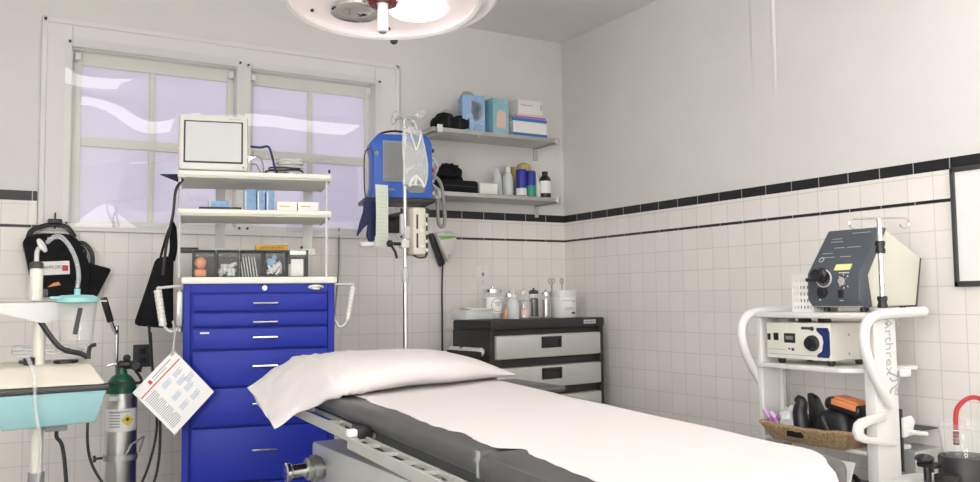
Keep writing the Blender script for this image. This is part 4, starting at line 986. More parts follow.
def scissors(x, y, ang, label):
    t = thing('scissors', label, 'scissors', (*jx(x, y), ZC+.1575), 0, 'scissors standing by the tub')
    for s in (-1, 1):
        ring = [(s*.016+.012*math.cos(2*PI*k/16), 0, .055+.014*math.sin(2*PI*k/16)) for k in range(16)]
        MB(RZ(ang)).tube(ring, .0028, 8, closed=True).tube([(s*.008, 0, .044), (-s*.004, 0, .0)], .003, 8).build('handle', 'steel', t)
    MB(RZ(ang)).cyl((0, -.004, .018), (0, .004, .018), .004, n=10).build('pivot', 'steel', t)
scissors(-.335, -.33, 15, 'steel scissors upright at the left of the white tub lid')
scissors(-.262, -.33, 75, 'steel scissors seen edge-on at the middle of the white tub lid')

# ------------------------------------------------------------------ examination table
TL = TR(0, -2.0, .75) @ RX(2.35) @ TR(0, 2.0, -.75)
t = thing('exam_table', 'padded examination table with grey vinyl cushions and metal side rails', 'exam table', (-1.95, -2.4, 0))
X = W(t); XT = X @ TL
xl, xr = -2.305, -1.60
MB(XT).box(xl, xr, -2.865, -1.44, .692, .748, .024, seg=3).build('back_cushion', 'vinyl', t)
b = bmesh.new()
pl = [(xl, -2.872), (xl, -3.29), (xl+.06, -3.345), (xr-.10, -3.345), (xr-.04, -3.325), (xr-.01, -3.275), (xr, -3.20), (xr, -2.872)]
MB(XT).prism(pl, .684, .748, 'Z', .022).build('foot_cushion', 'vinyl', t)
MB(XT).box(xl+.03, xr-.03, -3.33, -1.46, .662, .691, .004).build('deck', 'dgrey', t)
MB(XT).box(xl+.008, xl+.012, -2.874, -2.864, .69, .7485).build('hinge_seam', 'grey', t, 0)
# side rails: two stepped slotted channels on the near side, one plain rail on the far side
def rail(y0, y1, x, z, n):
    r = MB(XT).box(x-.028, x-.020, y0, y1, z-.030, z+.003, .002).box(x+.018, x+.026, y0, y1, z-.012, z+.003, .002).box(x-.024, x+.022, y0, y0+.02, z-.010, z+.002).box(x-.024, x+.022, y1-.02, y1, z-.010, z+.002).build('side_rail', 'rail', t, 0)
    for k in range(1, n):
        yy = y0+(y1-y0)*k/n
        MB(XT).box(x-.022, x+.020, yy-.009, yy+.009, z-.008, z+.0015).build('rung', 'rail', r, 0)
    return r
rail(-2.26, -1.50, -2.305, .682, 3)
rail(-3.28, -2.245, -2.332, .676, 9)
MB(XT).box(-2.335, -2.29, -2.27, -2.22, .672, .704, .006).box(-2.31, -2.285, -2.24, -2.15, .674, .698, .004).build('rail_joint', 'black', t)
MB(XT).box(-2.362, -2.332, -2.262, -2.235, .678, .700, .006).build('joint_tab', 'whitep', t)
MB(XT).box(xr-.006, xr+.024, -3.2, -1.5, .655, .682, .003).build('far_rail', 'rail', t, 0)
MB(X).box(-2.19, -1.72, -2.75, -1.45, .21, .535, .010).build('lift_housing', 'housing', t)
MB(X).box(-2.09, -1.80, -2.70, -1.52, .535, .663, .004).build('upper_frame', 'dgrey', t, 0)
for yy in (-2.30, -2.42):
    MB(X).prism([(yy-.05, .535), (yy+.05, .535), (yy+.0, .60)], -2.17, -2.164, 'X').build('gusset', 'rail', t, 0)
MB(X).box(-2.26, -1.65, -2.95, -1.40, .035, .20, .012).build('base', 'grey', t)
for xx in (-2.2, -1.71):
    for yy in (-2.85, -1.5): MB(X).cyl((xx, yy, 0), (xx, yy, .036), .03).build('levelling_foot', 'black', t)
kn = MB(X).cyl((-2.19, -1.58, .462), (-2.235, -1.58, .462), .020).build('crank_shaft', 'steel', t)
MB(X).cyl((-2.200, -1.58, .462), (-2.255, -1.58, .462), .040, n=24, bev=.005).cyl((-2.215, -1.58, .462), (-2.235, -1.58, .462), .046, n=24).build('knob', 'galv', kn)
MB(X).cyl((-2.25, -1.58, .462), (-2.31, -1.58, .460), .024, bev=.004).cyl((-2.31, -1.58, .46), (-2.33, -1.58, .459), .033, bev=.004).build('knob_end', 'chrome', kn)
MB(X).box(-1.602, -1.475, -2.06, -1.72, .722, .742, .009).box(-1.60, -1.50, -1.95, -1.85, .690, .724, .004).build('arm_board', 'vinyl', t)

# paper sheet over the cushions
t = tag(thing('bed_sheet', None, None, (-1.95, -2.4, .75)), 'white sheet laid over the grey cushions, reaching over the foot end', 'bed sheet')
rs = random.Random(11)
def left_edge(y):
    s = (y+1.62)/(-3.0+1.62)
    e = -2.262+.10*max(0, min(1, (s-.35)/.12))*0
    pts = [(-1.5, -2.235), (-1.95, -2.232), (-2.05, -2.228), (-2.12, -2.240), (-2.25, -2.240), (-2.29, -2.228), (-2.45, -2.240), (-2.62, -2.238), (-2.66, -2.222), (-2.80, -2.245), (-2.86, -2.240), (-2.90, -2.195), (-2.96, -2.210), (-3.2, -2.235), (-3.6, -2.25)]
    for (ya, xa), (yb, xb) in zip(pts, pts[1:]):
        if yb <= y <= ya: e = xa+(xb-xa)*(ya-y)/(ya-yb)
    return e
def sheet(u, v):
    S = v*(1.84+.20)                      # running length from the head
    y = -1.50-S; drop = 0
    yf = -3.352
    if y < yf+.03:
        e = (yf+.03-y); a = min(e/.035, PI/2)
        drop = .035*(1-math.cos(a))+max(0, e-.035*PI/2); y = yf+.03-.036*math.sin(a)
    le = left_edge(-1.50-S) if drop == 0 else left_edge(-3.33)
    x1 = xr-.012+.004*math.sin(S*5)
    # rounded far corner at the foot
    if -1.50-S < -3.15: x1 = xr-.012-.105*min(1, ((-3.15-(-1.50-S))/.18))**2.2
    x = le+(x1-le)*u
    zr = 0
    if u > .955: zr = .006*((u-.955)/.045)**2*max(0, 1-max(0, (-3.10-(-1.50-S))/.12))
    z = .7496-drop-zr
    z += .0016*noise.noise(Vector((x*6, y*5, 1)))*(1 if drop == 0 else 3)
    e_ = .010*noise.noise(Vector((y*14, 2, 3)))+.006*noise.noise(Vector((y*41, 5, 3)))
    if drop == 0: x += e_*(1-u)**6
    return Vector((x, y, z))
MB(W(t) @ TL).grid(sheet, 60, 120, thick=.0012).build('cloth', 'linen', t, 180)

# pillow: soft body and the open, sagging end of its case
t = thing('pillow', 'white pillow at the head of the table, its case sagging over the near side', 'pillow', (-1.93, -1.68, .77))
# stations along the pillow from its right end to the slit of the case: x, near y, far y, near z, far z, half height, lift
ST = [(-1.560, -1.865, -1.50, .772, .768, .004, 0), (-1.60, -1.875, -1.49, .776, .772, .020, .004), (-1.70, -1.905, -1.485, .790, .788, .042, .008), (-1.85, -1.96, -1.48, .800, .800, .058, .010),
      (-2.05, -1.995, -1.48, .802, .802, .062, .012), (-2.20, -2.02, -1.48, .786, .804, .060, .012), (-2.275, -2.01, -1.485, .768, .806, .056, .014), (-2.32, -1.965, -1.49, .752, .800, .046, .012), (-2.37, -1.885, -1.50, .705, .785, .030, .008), (-2.42, -1.865, -1.515, .672, .765, .014, .003), (-2.447, -1.85, -1.53, .655, .752, .003, 0)]
def station(v):
    k = v*(len(ST)-1); i = min(int(k), len(ST)-2); f = k-i
    g = lambda j: ST[max(0, min(len(ST)-1, j))]
    return [.5*((2*b)+(c-a)*f+(2*a-5*b+4*c-d)*f*f+(3*b-a-3*c+d)*f**3) for a, b, c, d in zip(g(i-1), g(i), g(i+1), g(i+2))]
def pil(u, v):
    x, yn_, yf_, zn, zf, h, lift = station(v)
    a = 2*PI*u
    tt = math.cos(a)                                  # -1 near seam .. 1 far seam
    s_ = math.sin(a)
    y = yn_+(yf_-yn_)*(tt+1)/2
    bul = h*math.copysign(abs(s_)**.75, s_)
    z = zn+(zf-zn)*(tt+1)/2+bul+lift*abs(s_)
    wr = min(1, max(0, (-x-2.12)/.18))
    z += (.0035+.007*wr)*noise.noise(Vector((x*(9+8*wr), y*(8+6*wr), 1+s_)))
    x += .006*wr*noise.noise(Vector((y*14, z*14, 7)))
    if x > -2.285: z = max(z, .757+(y+2.0)*.041)
    return Vector((x, y, z))
b = MB(W(t)).grid(pil, 64, 90)
bmesh.ops.remove_doubles(b.bm, verts=b.bm.verts[:], dist=.0006)
b.build('case', 'linen', t, 180)
# ------------------------------------------------------------------ white equipment trolley on the right
fx, bxk, yf, yn = -.60, -.25, -2.125, -2.60      # front, back, far end, near end
t = thing('equipment_trolley', 'white two-shelf equipment trolley with looped side handles by the right wall', 'trolley', (-.42, -2.36, 0))
X = W(t)
MB(X).box(fx, bxk, yf-.50, yf-.0, .962, .984, .008).build('top_shelf', 'white', t)
MB(X).prism([(fx, yf), (fx, yn+.09), (fx+.06, yn+.02), (bxk, yn+.02), (bxk, yf)], .768, .785, 'Z', .004).build('middle_shelf', 'white', t)
MB(X).box(fx+.03, -.31, yn+.02, yf, .485, .50, .004).build('lower_shelf', 'white', t)
po = MB(X).prism([(-.572, .10), (-.445, .10), (-.445, .962), (-.572, .962)], yn-.03, yn+.015, 'Y', .005).build('near_column', 'white', t)
MB(X).box(-.575, -.475, yf-.005, yf+.02, .10, .962, .005).box(-.475, -.45, yf-.02, yf+.02, .10, .962).build('far_column', 'white', t, 0)
for xx in (-.46,):
    MB(X).box(xx+.001, xx+.02, yf-.024, yf+.018, .10, .77).build('cable_channel', 'galv', t, 0)
# side handles: tube from the back edge along the end, looping forward and sweeping down to the column
def loop(y, s):
    P = [(-.30, y, .985), (-.40, y, .982), (-.52, y, .980), (-.60, y, .968), (-.637, y, .935), (-.645, y, .876), (-.613, y, .795), (-.56, y, .715), (-.51, y, .665)] if s > 0 else [(-.26, y, .985), (-.40, y, .984), (-.53, y, .984), (-.605, y, .968), (-.642, y, .915), (-.628, y, .834), (-.572, y, .744), (-.515, y, .672)]
    return MB(X).tube(P, .0185, 12, 5)
loop(yn-.045, 1).build('side_handle', 'white', t)
loop(yf+.035, -1).build('side_handle', 'white', t)
for k, (zz, xx) in enumerate(((.945, -.50), (.945, -.44))):
    MB(X).cyl((xx, yn-.030, zz), (xx, yn-.034, zz), .006, n=10).build('screw', 'grey', t)
MB(X).text('Arthrex', .062, TR(-.490, yn-.0305, .865) @ RX(90) @ RZ(-90), .0006).build('logo', 'gtxt', t, 0)
b = MB(X).tube([(-.50, yn-.031, .775), (-.448, yn-.031, .755), (-.453, yn-.031, .73), (-.488, yn-.031, .715), (-.498, yn-.031, .69)], .003, 6, 5).tube([(-.495, yn-.031, .755), (-.473, yn-.031, .742), (-.438, yn-.031, .752)], .003, 6, 4).tube([(-.458, yn-.031, .72), (-.468, yn-.031, .70), (-.453, yn-.031, .695), (-.458, yn-.031, .72)], .0025, 6, 4)
b.build('logo_swirl', 'gtxt', t)
MB(X).box(-.443, -.395, yn-.05, yn-.031, .755, .785, .006).build('hook_peg', 'white', t)
# C-shaped scope holder and peg low on the near column
def cplate(y): return MB(X).prism([(-.535, .645), (-.675, .628), (-.700, .615), (-.710, .590), (-.700, .560), (-.66, .545), (-.49, .518), (-.49, .543), (-.64, .565), (-.665, .580), (-.662, .594), (-.63, .603), (-.535, .612)], y-.012, y+.004, 'Y', .004)
cplate(yn-.034).build('scope_holder', 'white', t)
MB(X).prism([(-.425, .61), (-.375, .615), (-.355, .595), (-.375, .545), (-.425, .54)], yn-.03, yn-.02, 'Y', .003).tube([(-.40, yn-.03, .560), (-.31, yn-.04, .545)], .009, 8).build('side_peg', 'white', t)
MB(X).box(-.424, -.412, yn-.02, yn+.0, .42, .64, .002).build('rubber_strip', 'black', t)
for k, yy in enumerate((yn-.005, yf+.005)):
    f = MB(X).prism([(-.70, .06), (-.62, .10), (-.22, .10), (-.14, .06)], yy-.03, yy+.03, 'Y', .006).build('foot', 'lgrey', t)
    for xx in (-.66, -.18): MB(X).cyl((xx, yy-.014, .032), (xx, yy+.014, .032), .031, n=20, bev=.004).build('caster', 'dgrey', f)
MB(X).box(-.55, -.25, yn+.03, yf-.03, .075, .10, .004).build('base_plate', 'lgrey', t)
MB(X).grid(lambda u, v: Vector((-.66-.08*math.sin(v*PI*.5)+.10*v*v, -2.58+.40*u, .10+.37*v)), 4, 12, thick=.012).build('front_cover', 'lgrey', t, 60)

# drip-hook pole rising from the trolley top
t = thing('hook_pole', 'short steel pole with two looped hooks on the trolley top', 'hook pole', (-.508, -2.625, .99))
X = W(t); qx, qy = -.508, -2.625
MB(X).tube([(qx, qy, .992), (qx, qy, 1.315)], .009, 12).build('pole', 'chrome', t)
for zz in (1.02, 1.215): MB(X).lathe([(0, zz-.022), (.016, zz-.022), (.018, zz-.012), (.014, zz), (.018, zz+.012), (.016, zz+.022), (0, zz+.022)], 20, TR(qx, qy, 0)).build('clamp_collar', 'black', t)
MB(X).box(qx-.02, qx+.02, qy-.018, qy+.018, .9915, 1.0, .002).build('foot', 'white', t)
for s in (-1, 1):
    d = Vector((.86, -.51, 0))*s
    P = lambda r, z: Vector((qx, qy, 1.312))+d*r+Vector((0, 0, z))
    MB(X).tube([P(0, .005), P(.05, .006), P(.092, .004), P(.106, -.008), P(.100, -.026), P(.085, -.030), P(.074, -.018)], .0035, 8, 5).build('hook', 'chrome', t)

# large console
t = thing('console', 'large wedge-shaped console with a dark slate control panel on the trolley top', 'console', (-.37, -2.475, .985))
X = W(t); y0, y1 = -2.572, -2.345
z0 = 1.004
prof = [(-.535, z0), (-.225, z0+.002), (-.185, 1.185), (-.395, 1.288), (-.425, 1.288), (-.55, 1.125)]
MB(X).prism(prof, y0+.006, y1-.006, 'Y', .004).build('body', 'sage', t)
face = [(-.53, z0-.002), (-.486, z0-.002), (-.505, 1.118), (-.385, 1.292), (-.425, 1.295), (-.555, 1.128), (-.558, 1.03)]
MB(X).prism(face, y0, y1, 'Y', .006).build('control_panel', 'slate', t)
# frame of the sloping and the upright face
up = Vector((.13, 0, .167)).normalized()
nrm = Vector((-.167, 0, .13)).normalized()
S = Matrix(((0, up.x, nrm.x, -.555), (-1, 0, 0, 0), (0, up.z, nrm.z, 1.128), (0, 0, 0, 1)))     # local (along -y, up slope, out)
def onS(a, b_): return S @ TR(-(y1-a*(y1-y0)), 0, 0)  # unused helper kept simple
def sl(a0, a1, b0, b1, d, mb):
    # a: 0 far end .. 1 near end, b: metres up the slope
    mb.box(-(y1-a0*(y1-y0)), -(y1-a1*(y1-y0)), b0, b1, -.001, d, T=S); return mb
sl(.50, .80, .012, .040, .0012, MB(X)).build('yellow_label', 'pale_y', t, 0)
b = MB(X)
for (a0, a1, b0) in ((.12, .40, .075), (.12, .32, .095), (.18, .42, .150), (.18, .36, .165), (.52, .86, .188), (.50, .70, .075), (.55, .8, .12), (.30, .5, .120)): sl(a0, a1, b0, b0+.0026, .001, b)
b.build('printed_pattern', 'gtxt', t, 0)
MB(X).tube([S @ Vector((-(y1-.16*(y1-y0))+.010*math.cos(k*PI/6), .066+.010*math.sin(k*PI/6), .001)) for k in range(12)], .0014, 6, closed=True).build('dial_ring', 'wtxt', t)
F = Matrix(((0, 0, -1, -.5565), (-1, 0, 0, 0), (0, 1, 0, 0), (0, 0, 0, 1)))    # local (along -y, z, out to -x)
def ya(a): return -(y1-a*(y1-y0))
MB(X).lathe([(0, 0), (.030, 0), (.028, .016), (.022, .022), (.022, .040), (0, .042)], 24, F @ TR(ya(.30), 1.122, -.002)).box(ya(.30)-.045, ya(.30)+.005, 1.098, 1.112, .025, .040, .004, T=F).build('clamp_knob', 'black', t)
MB(X).lathe([(.031, 0), (.034, 0), (.034, .006), (.031, .006)], 24, F @ TR(ya(.34), 1.110, .0)).build('knob_ring', 'lgrey', t)
MB(X).lathe([(0, 0), (.017, 0), (.015, .018), (0, .018)], 20, F @ TR(ya(.72), 1.097, -.001)).build('level_dial', 'chrome', t)
b = MB(X)
for k in range(7):
    a = R(-40+k*43); b.box(-.002, .002, .021, .027, 0, .0012, T=F @ TR(ya(.72), 1.097, .0005) @ RZ(math.degrees(a)))
b.build('dial_marks', 'wtxt', t, 0)
MB(X).lathe([(0, 0), (.023, 0), (.023, .004), (.016, .005), (.013, .012), (0, .012)], 24, F @ TR(ya(.30), 1.058, .0)).build('socket', 'black', t)
MB(X).box(ya(.66)-.009, ya(.66)+.009, 1.038, 1.066, -.001, .006, .002, T=F).build('power_switch', 'black', t)
b = MB(X).box(ya(.72)-.022, ya(.72)+.022, 1.126, 1.130, 0, .001, T=F).box(ya(.66)-.008, ya(.66)+.008, 1.026, 1.029, 0, .001, T=F).prism([(ya(.25)-.005, 1.028), (ya(.25)+.005, 1.028), (ya(.25), 1.037)], 0, .001, 'Z', T=F)
b.build('marking', 'wtxt', t, 0)
MB(X).cyl(F @ Vector((ya(.30), 1.092, 0)), F @ Vector((ya(.30), 1.092, .002)), .005, n=12).build('red_mark', 'red', t)
for (xx, yy) in ((-.50, y0+.03), (-.50, y1-.04), (-.27, y0+.03), (-.27, y1-.04)):
    MB(X).cyl((xx, yy, .9845), (xx, yy, 1.005), .012, n=14).build('rubber_foot', 'black', t)
MB(X).prism([(-.225, 1.003), (-.185, 1.185), (-.176, 1.183), (-.215, 1.0)], y0+.008, y1-.008, 'Y').build('back_plate', 'dgrey', t, 0)
# white plastic basket beside it
t = thing('plastic_basket', 'small white perforated plastic basket left of the slate console', 'basket', (-.44, -2.25, .985))
X = W(t)
b = MB(X)
kx0, kx1, ky0, ky1 = -.52, -.38, -2.338, -2.245
for i in range(7):
    y = ky0+(ky1-ky0)*i/6; b.box(kx0, kx0+.003, y-.0048, y+.0048, .985, 1.125); b.box(kx1-.003, kx1, y-.0048, y+.0048, .985, 1.125)
for i in range(8):
    x = kx0+(kx1-kx0)*i/7; b.box(x-.0048, x+.0048, ky0, ky0+.003, .985, 1.125); b.box(x-.003, x+.003, ky1-.003, ky1, .985, 1.125)
for k in range(6):
    z = .989+.0255*k; h = .0068
    b.box(kx0-.0003, kx0+.0033, ky0, ky1, z-h, z+h).box(kx1-.003, kx1, ky0, ky1, z-h, z+h).box(kx0, kx1, ky0-.0003, ky0+.0033, z-h, z+h).box(kx0, kx1, ky1-.003, ky1, z-h, z+h)
b.box(kx0-.004, kx1+.004, ky0-.004, ky0+.004, 1.115, 1.13).box(kx0-.004, kx1+.004, ky1-.004, ky1+.004, 1.115, 1.13).box(kx0-.004, kx0+.004, ky0, ky1, 1.115, 1.13).box(kx1-.004, kx1+.004, ky0, ky1, 1.115, 1.13).box(kx0, kx1, ky0, ky1, .985, .988)
b.build('basket', 'whitep', t, 0)
MB(X).box(kx0+.012, kx1-.012, ky0+.012, ky1-.012, .989, 1.10, .015).build('dark_fill', 'dgrey', t)  # dark block added inside so the basket holes read as shaded
# light source
t = thing('light_source', 'cream box device with a big black dial and blue corner on the middle shelf', 'light source', (-.45, -2.3, .786))
X = W(t); y0, y1, z0, z1 = -2.452, -2.150, .805, .945
G = Matrix(((0, 0, -1, -.5705), (-1, 0, 0, 0), (0, 1, 0, 0), (0, 0, 0, 1)))
MB(X).box(-.57, -.335, y0, y1, z0, z1, .008).build('casing', 'cream', t)
def yb(a): return -(y1-a*(y1-y0))
MB(X).prism([(yb(.80), z0+.012), (yb(.965), z0+.012), (yb(.985), z0+.025), (yb(.985), z1-.035), (yb(.965), z1-.018), (yb(.80), z1-.018), (yb(.80), z1-.03), (yb(.88), z1-.05), (yb(.895), z0+.07), (yb(.87), z0+.035), (yb(.80), z0+.022)], -.001, .0012, 'Z', T=G).build('blue_corner', 'dblue', t, 0)
MB(X).lathe([(0, 0), (.030, 0), (.029, .010), (.024, .013), (.023, .022), (0, .023)], 28, G @ TR(yb(.735), z0+.064, 0)).build('dial', 'black', t)
MB(X).box(yb(.03), yb(.075), z0+.070, z0+.095, -.001, .002, T=G).box(yb(.13), yb(.205), z0+.070, z0+.098, -.001, .002, T=G).build('button', 'black', t, 0)
MB(X).box(yb(.30), yb(.47), z0+.062, z0+.098, -.001, .002, T=G).build('display', 'black', t, 0)
MB(X).box(yb(.325), yb(.44), z0+.074, z0+.088, .001, .0025, T=G).build('digits', 'bscreen', t, 0)
MB(X).box(yb(.57), yb(.72), z0+.114, z0+.124, -.001, .0015, T=G).cyl(G @ Vector((yb(.735), z0+.118, 0)), G @ Vector((yb(.735), z0+.118, .004)), .008, n=14).build('fuse_cover', 'dgrey', t)
b = MB(X).box(yb(.36), yb(.39), z0+.036, z0+.042, 0, .001, T=G).box(yb(.41), yb(.45), z0+.032, z0+.042, 0, .001, T=G)
b.build('marking', 'txt', t, 0)
MB(X).box(yb(.04), yb(.32), z0+.034, z0+.036, 0, .001, T=G).box(yb(.04), yb(.80), z0+.016, z0+.018, 0, .001, T=G).build('rule', 'gtxt', t, 0)
for (xx, zz) in ((-.47, .90), (-.37, .925), (-.47, .83), (-.37, .835)): MB(X).cyl((xx, y0+.001, zz), (xx, y0-.0015, zz), .004, n=10).build('screw', 'grey', t)
for (xx, yy) in ((-.54, y0+.025), (-.54, y1-.05), (-.38, y0+.025), (-.38, y1-.05)):
    MB(X).lathe([(0, .7855), (.011, .7855), (.015, .792), (.015, .806), (0, .806)], 14, TR(xx, yy, 0)).build('rubber_foot', 'black', t)
for i, yy in enumerate((-2.215, -2.30, -2.39)):
    MB(X).box(-.545, -.50, yy-.022+.008*(i > 0), yy+.022-.008*(i > 0), .945, .9605, .002).build('top_pad', 'grey' if i == 0 else 'black', t)

# wicker basket and what lies in it
t = thing('wicker_basket', 'shallow woven basket on the lowest trolley shelf', 'basket', (-.50, -2.36, .5))
X = W(t)
wb = [(-.595, -2.20), (-.595, -2.52), (-.34, -2.52), (-.34, -2.20)]; wt = [(-.63, -2.165), (-.63, -2.56), (-.315, -2.56), (-.315, -2.165)]
def wall(i):
    j = (i+1) % 4
    a, b_, c, d = Vector((*wb[i], .501)), Vector((*wb[j], .501)), Vector((*wt[j], .562)), Vector((*wt[i], .562))
    def f(u, v):
        p = a.lerp(b_, u).lerp(d.lerp(c, u), v)
        p.z -= .010*math.sin(PI*u)*v
        n_ = (p-Vector((-.5, -2.345, p.z))).normalized()
        return p+n_*.003*math.sin(u*70)*math.sin(v*26)
    return f
b = MB(X)
for i in range(4): b.grid(wall(i), 60, 10, thick=.008)
b.box(-.595, -.34, -2.52, -2.20, .5005, .506)
b.build('weave', 'wicker', t, 60)
rim = []
for i in range(4):
    for k in range(8): p = wall(i)(k/8, 1); rim.append(p+Vector((0, 0, .003*(k % 2))))
MB(X).tube(rim, .008, 8, closed=True).build('rim', 'wicker', t)
MB(X).box(-.636, -.612, -2.36, -2.29, .522, .545, .005).build('handle_hole', 'blackf', t)
t = thing('camera_head', 'bulky black hand-held device with an orange label lying in the wicker basket', 'device', (-.5, -2.42, .51))
X = W(t)
MB(X).hexa([(-.56, -2.31, .515), (-.55, -2.50, .51), (-.42, -2.50, .51), (-.42, -2.31, .515)], [(-.54, -2.34, .615), (-.53, -2.46, .63), (-.44, -2.46, .63), (-.43, -2.33, .615)], .03).box(-.53, -.40, -2.53, -2.37, .605, .655, .022, T=TR(-.52, -2.48, .63) @ RX(10) @ TR(.52, 2.48, -.63), seg=4).build('body', 'black', t)
MB(X).tube([(-.55, -2.30, .52), (-.55, -2.285, .60), (-.55, -2.295, .64), (-.55, -2.275, .655)], lambda s: .034-.018*s, 12, 4).build('muzzle', 'black', t)
MB(X).box(-.522, -.45, -2.515, -2.41, .652, .664, .005, T=TR(-.52, -2.48, .63) @ RX(10) @ TR(.52, 2.48, -.63)).box(-.534, -.529, -2.515, -2.41, .634, .656, .002, T=TR(-.52, -2.48, .63) @ RX(10) @ TR(.52, 2.48, -.63)).build('orange_label', 'orange', t)
MB(X).tube([(-.575, -2.45, .515), (-.60, -2.44, .575), (-.575, -2.41, .60), (-.55, -2.40, .56)], .007, 8, 4).build('cable', 'dgrey', t)
t = thing('device_handle', 'black pistol-grip handle standing at the left in the wicker basket', 'device', (-.43, -2.29, .51))
MB(W(t)).hexa([(-.47, -2.26, .51), (-.47, -2.32, .51), (-.38, -2.32, .51), (-.38, -2.26, .51)], [(-.46, -2.24, .67), (-.46, -2.275, .655), (-.42, -2.275, .655), (-.42, -2.24, .67)], .012).build('grip', 'black', t)
t = thing('plastic_bag', 'crumpled clear plastic bag at the left end of the wicker basket', 'bag', (-.58, -2.22, .51))
MB(W(t)).ball((-.55, -2.235, .565), .042, .036, .055, bumpy=.5, n=24).build('bag', 'cloudy', t)
for i, (y, l) in enumerate(((-2.165, 'purple tube leaning at the far left end of the wicker basket'), (-2.185, 'purple tube leaning next to the clear bag in the wicker basket'))):
    t = thing('sample_tube', l, 'tube', (-.585, y-.03, .51), 0, 'purple tubes in the wicker basket')
    MB().tube([(0, -.03, .0), (-.01, .035-.01*i, .085-.008*i)], .009, 12).build('tube', 'purple', t)
    MB().tube([(-.0075, .018-.006*i, .066), (-.0115, .042-.01*i, .095-.008*i)], .0105, 12).build('cap', mat('pale_purple', (.66, .45, .70), .5), t)
t = thing('equipment_case', 'black case on the base of the white trolley', 'case', (-.44, -2.36, .1005))
MB(W(t)).box(-.60, -.30, -2.55, -2.2, .101, .34, .02).build('case', 'black', t)
MB(W(t)).tube([(-.45, -2.45, .338), (-.45, -2.44, .375), (-.45, -2.3, .375), (-.45, -2.29, .338)], .01, 8, 3).build('handle', 'black', t)

# ------------------------------------------------------------------ things right of the trolley
t = thing('perforated_box', 'grey box with round black holes standing against the right wall', 'box', (-.13, -2.46, 0))
X = W(t)
MB(X).box(-.20, -.02, -2.52, -2.40, .001, .455, .006).build('box', 'holed', t)
for yy, zz in ((-2.42, .42), (-2.46, .35), (-2.42, .30)): MB(X).cyl((-.2, yy, zz), (-.2025, yy, zz), .010, n=14).build('hole', 'black', t)
for xx, zz in ((-.16, .42), (-.10, .37), (-.05, .41), (-.15, .34), (-.06, .32)): MB(X).cyl((xx, -2.52, zz), (xx, -2.5225, zz), .010, n=14).build('hole', 'black', t)
MB(X).prism([(-.19, -2.51), (-.03, -2.51), (-.03, -2.41), (-.19, -2.41)], .525, .530, 'Z').build('top_plate', 'dgrey', t, 0)
XF = TR(0, 0, -.042)
t = thing('side_stand', 'low white round-topped stand at the lower right corner', 'stand', (-.55, -3.02, 0))
X = W(t); sx, sy = -.585, -2.93
MB(X).lathe([(0, .462), (.20, .462), (.215, .470), (.215, .482), (.205, .488), (0, .490)], 48, TR(sx, sy, 0)).build('top', 'white', t)
MB(X).tube([(sx, sy, .092), (sx, sy, .463)], .03, 20).build('column', 'lgrey', t)
MB(X).lathe([(0, .043), (.18, .043), (.18, .059), (.05, .092), (0, .092)], 36, TR(sx, sy, 0)).build('base', 'lgrey', t)
t = thing('vacuum_pump', 'black drum-shaped pump base on the white stand', 'pump', (sx, -3.02, .49))
X = W(t); vx, vy = -.510, -2.90
MB(X).lathe([(0, .4905), (.075, .4905), (.080, .495), (.080, .565), (.076, .57), (.064, .57), (.064, .54), (0, .54)], 36, TR(vx, vy, 0)).box(vx-.115, vx-.06, vy-.03, vy+.04, .4905, .52, .006).build('drum', 'chestb', t)
MB(X).box(vx-.135, vx-.09, vy+.02, vy+.085, .535, .555, .008).ball((vx-.125, vy+.06, .565), .03, .03, .014).tube([(vx-.12, vy+.055, .492), (vx-.12, vy+.055, .56)], .012, 10).build('lever', 'black', t)
MB(X).box(vx-.012, vx-.004, vy-.083, vy-.078, .505, .55, .002).build('indicator', 'whitep', t)
t = thing('collection_jar', 'clear beaker-like jar standing in the black pump base', 'jar', (vx, vy, .541))
MB(W(t)).lathe([(0, .5415), (.060, .5415), (.062, .546), (.078, .672), (.082, .676), (.079, .678), (.075, .674), (.059, .548), (0, .5445)], 36, TR(vx, vy, 0)).build('jar', 'glass', t)
tag(MB(XF).tube([(vx-.045, vy-.0, .655), (vx-.043, vy, .69), (vx-.028, vy, .725), (vx+.015, vy-.01, .752), (vx+.07, vy-.02, .745), (vx+.12, vy-.03, .69), (vx+.135, vy-.03, .60), (vx+.135, vy-.03, .55)], .0075, 10, 6).build('rubber_hose', 'redrub'), 'red rubber hose arching out of the clear jar at the lower right', 'hose')
t = thing('hose_fitting', 'dark red ribbed fitting on the end of the red rubber hose', 'fitting', (vx-.047, vy, .60))
b = MB(W(t))
for k in range(4): b.lathe([(0, 0), (.0085, 0), (.0098, .004), (.0085, .009), (0, .009)], 14, TR(vx-.0452, vy, .608+.0112*k))
b.build('fitting', 'maroon', t)

XF = Matrix()
# ------------------------------------------------------------------ whiteboard on the right wall
t = thing('whiteboard', 'whiteboard in a dark frame on the right wall', 'whiteboard', (0, -2.9, 1.08))
X = W(t)
a0, a1, q0, q1 = -3.55, -2.598, 1.073, 1.533
MB(X).box(-.02, -.0085, a0, a1, q0, q1).build('panel', 'board', t, 0)
MB(X).box(-.028, -.0085, a1-.018, a1, q0, q1, .003).box(-.028, -.0085, a0, a0+.018, q0, q1, .003).box(-.028, -.0085, a0, a1, q1-.018, q1, .003).box(-.028, -.0085, a0, a1, q0, q0+.022, .003).build('frame', 'dgrey', t, 0)

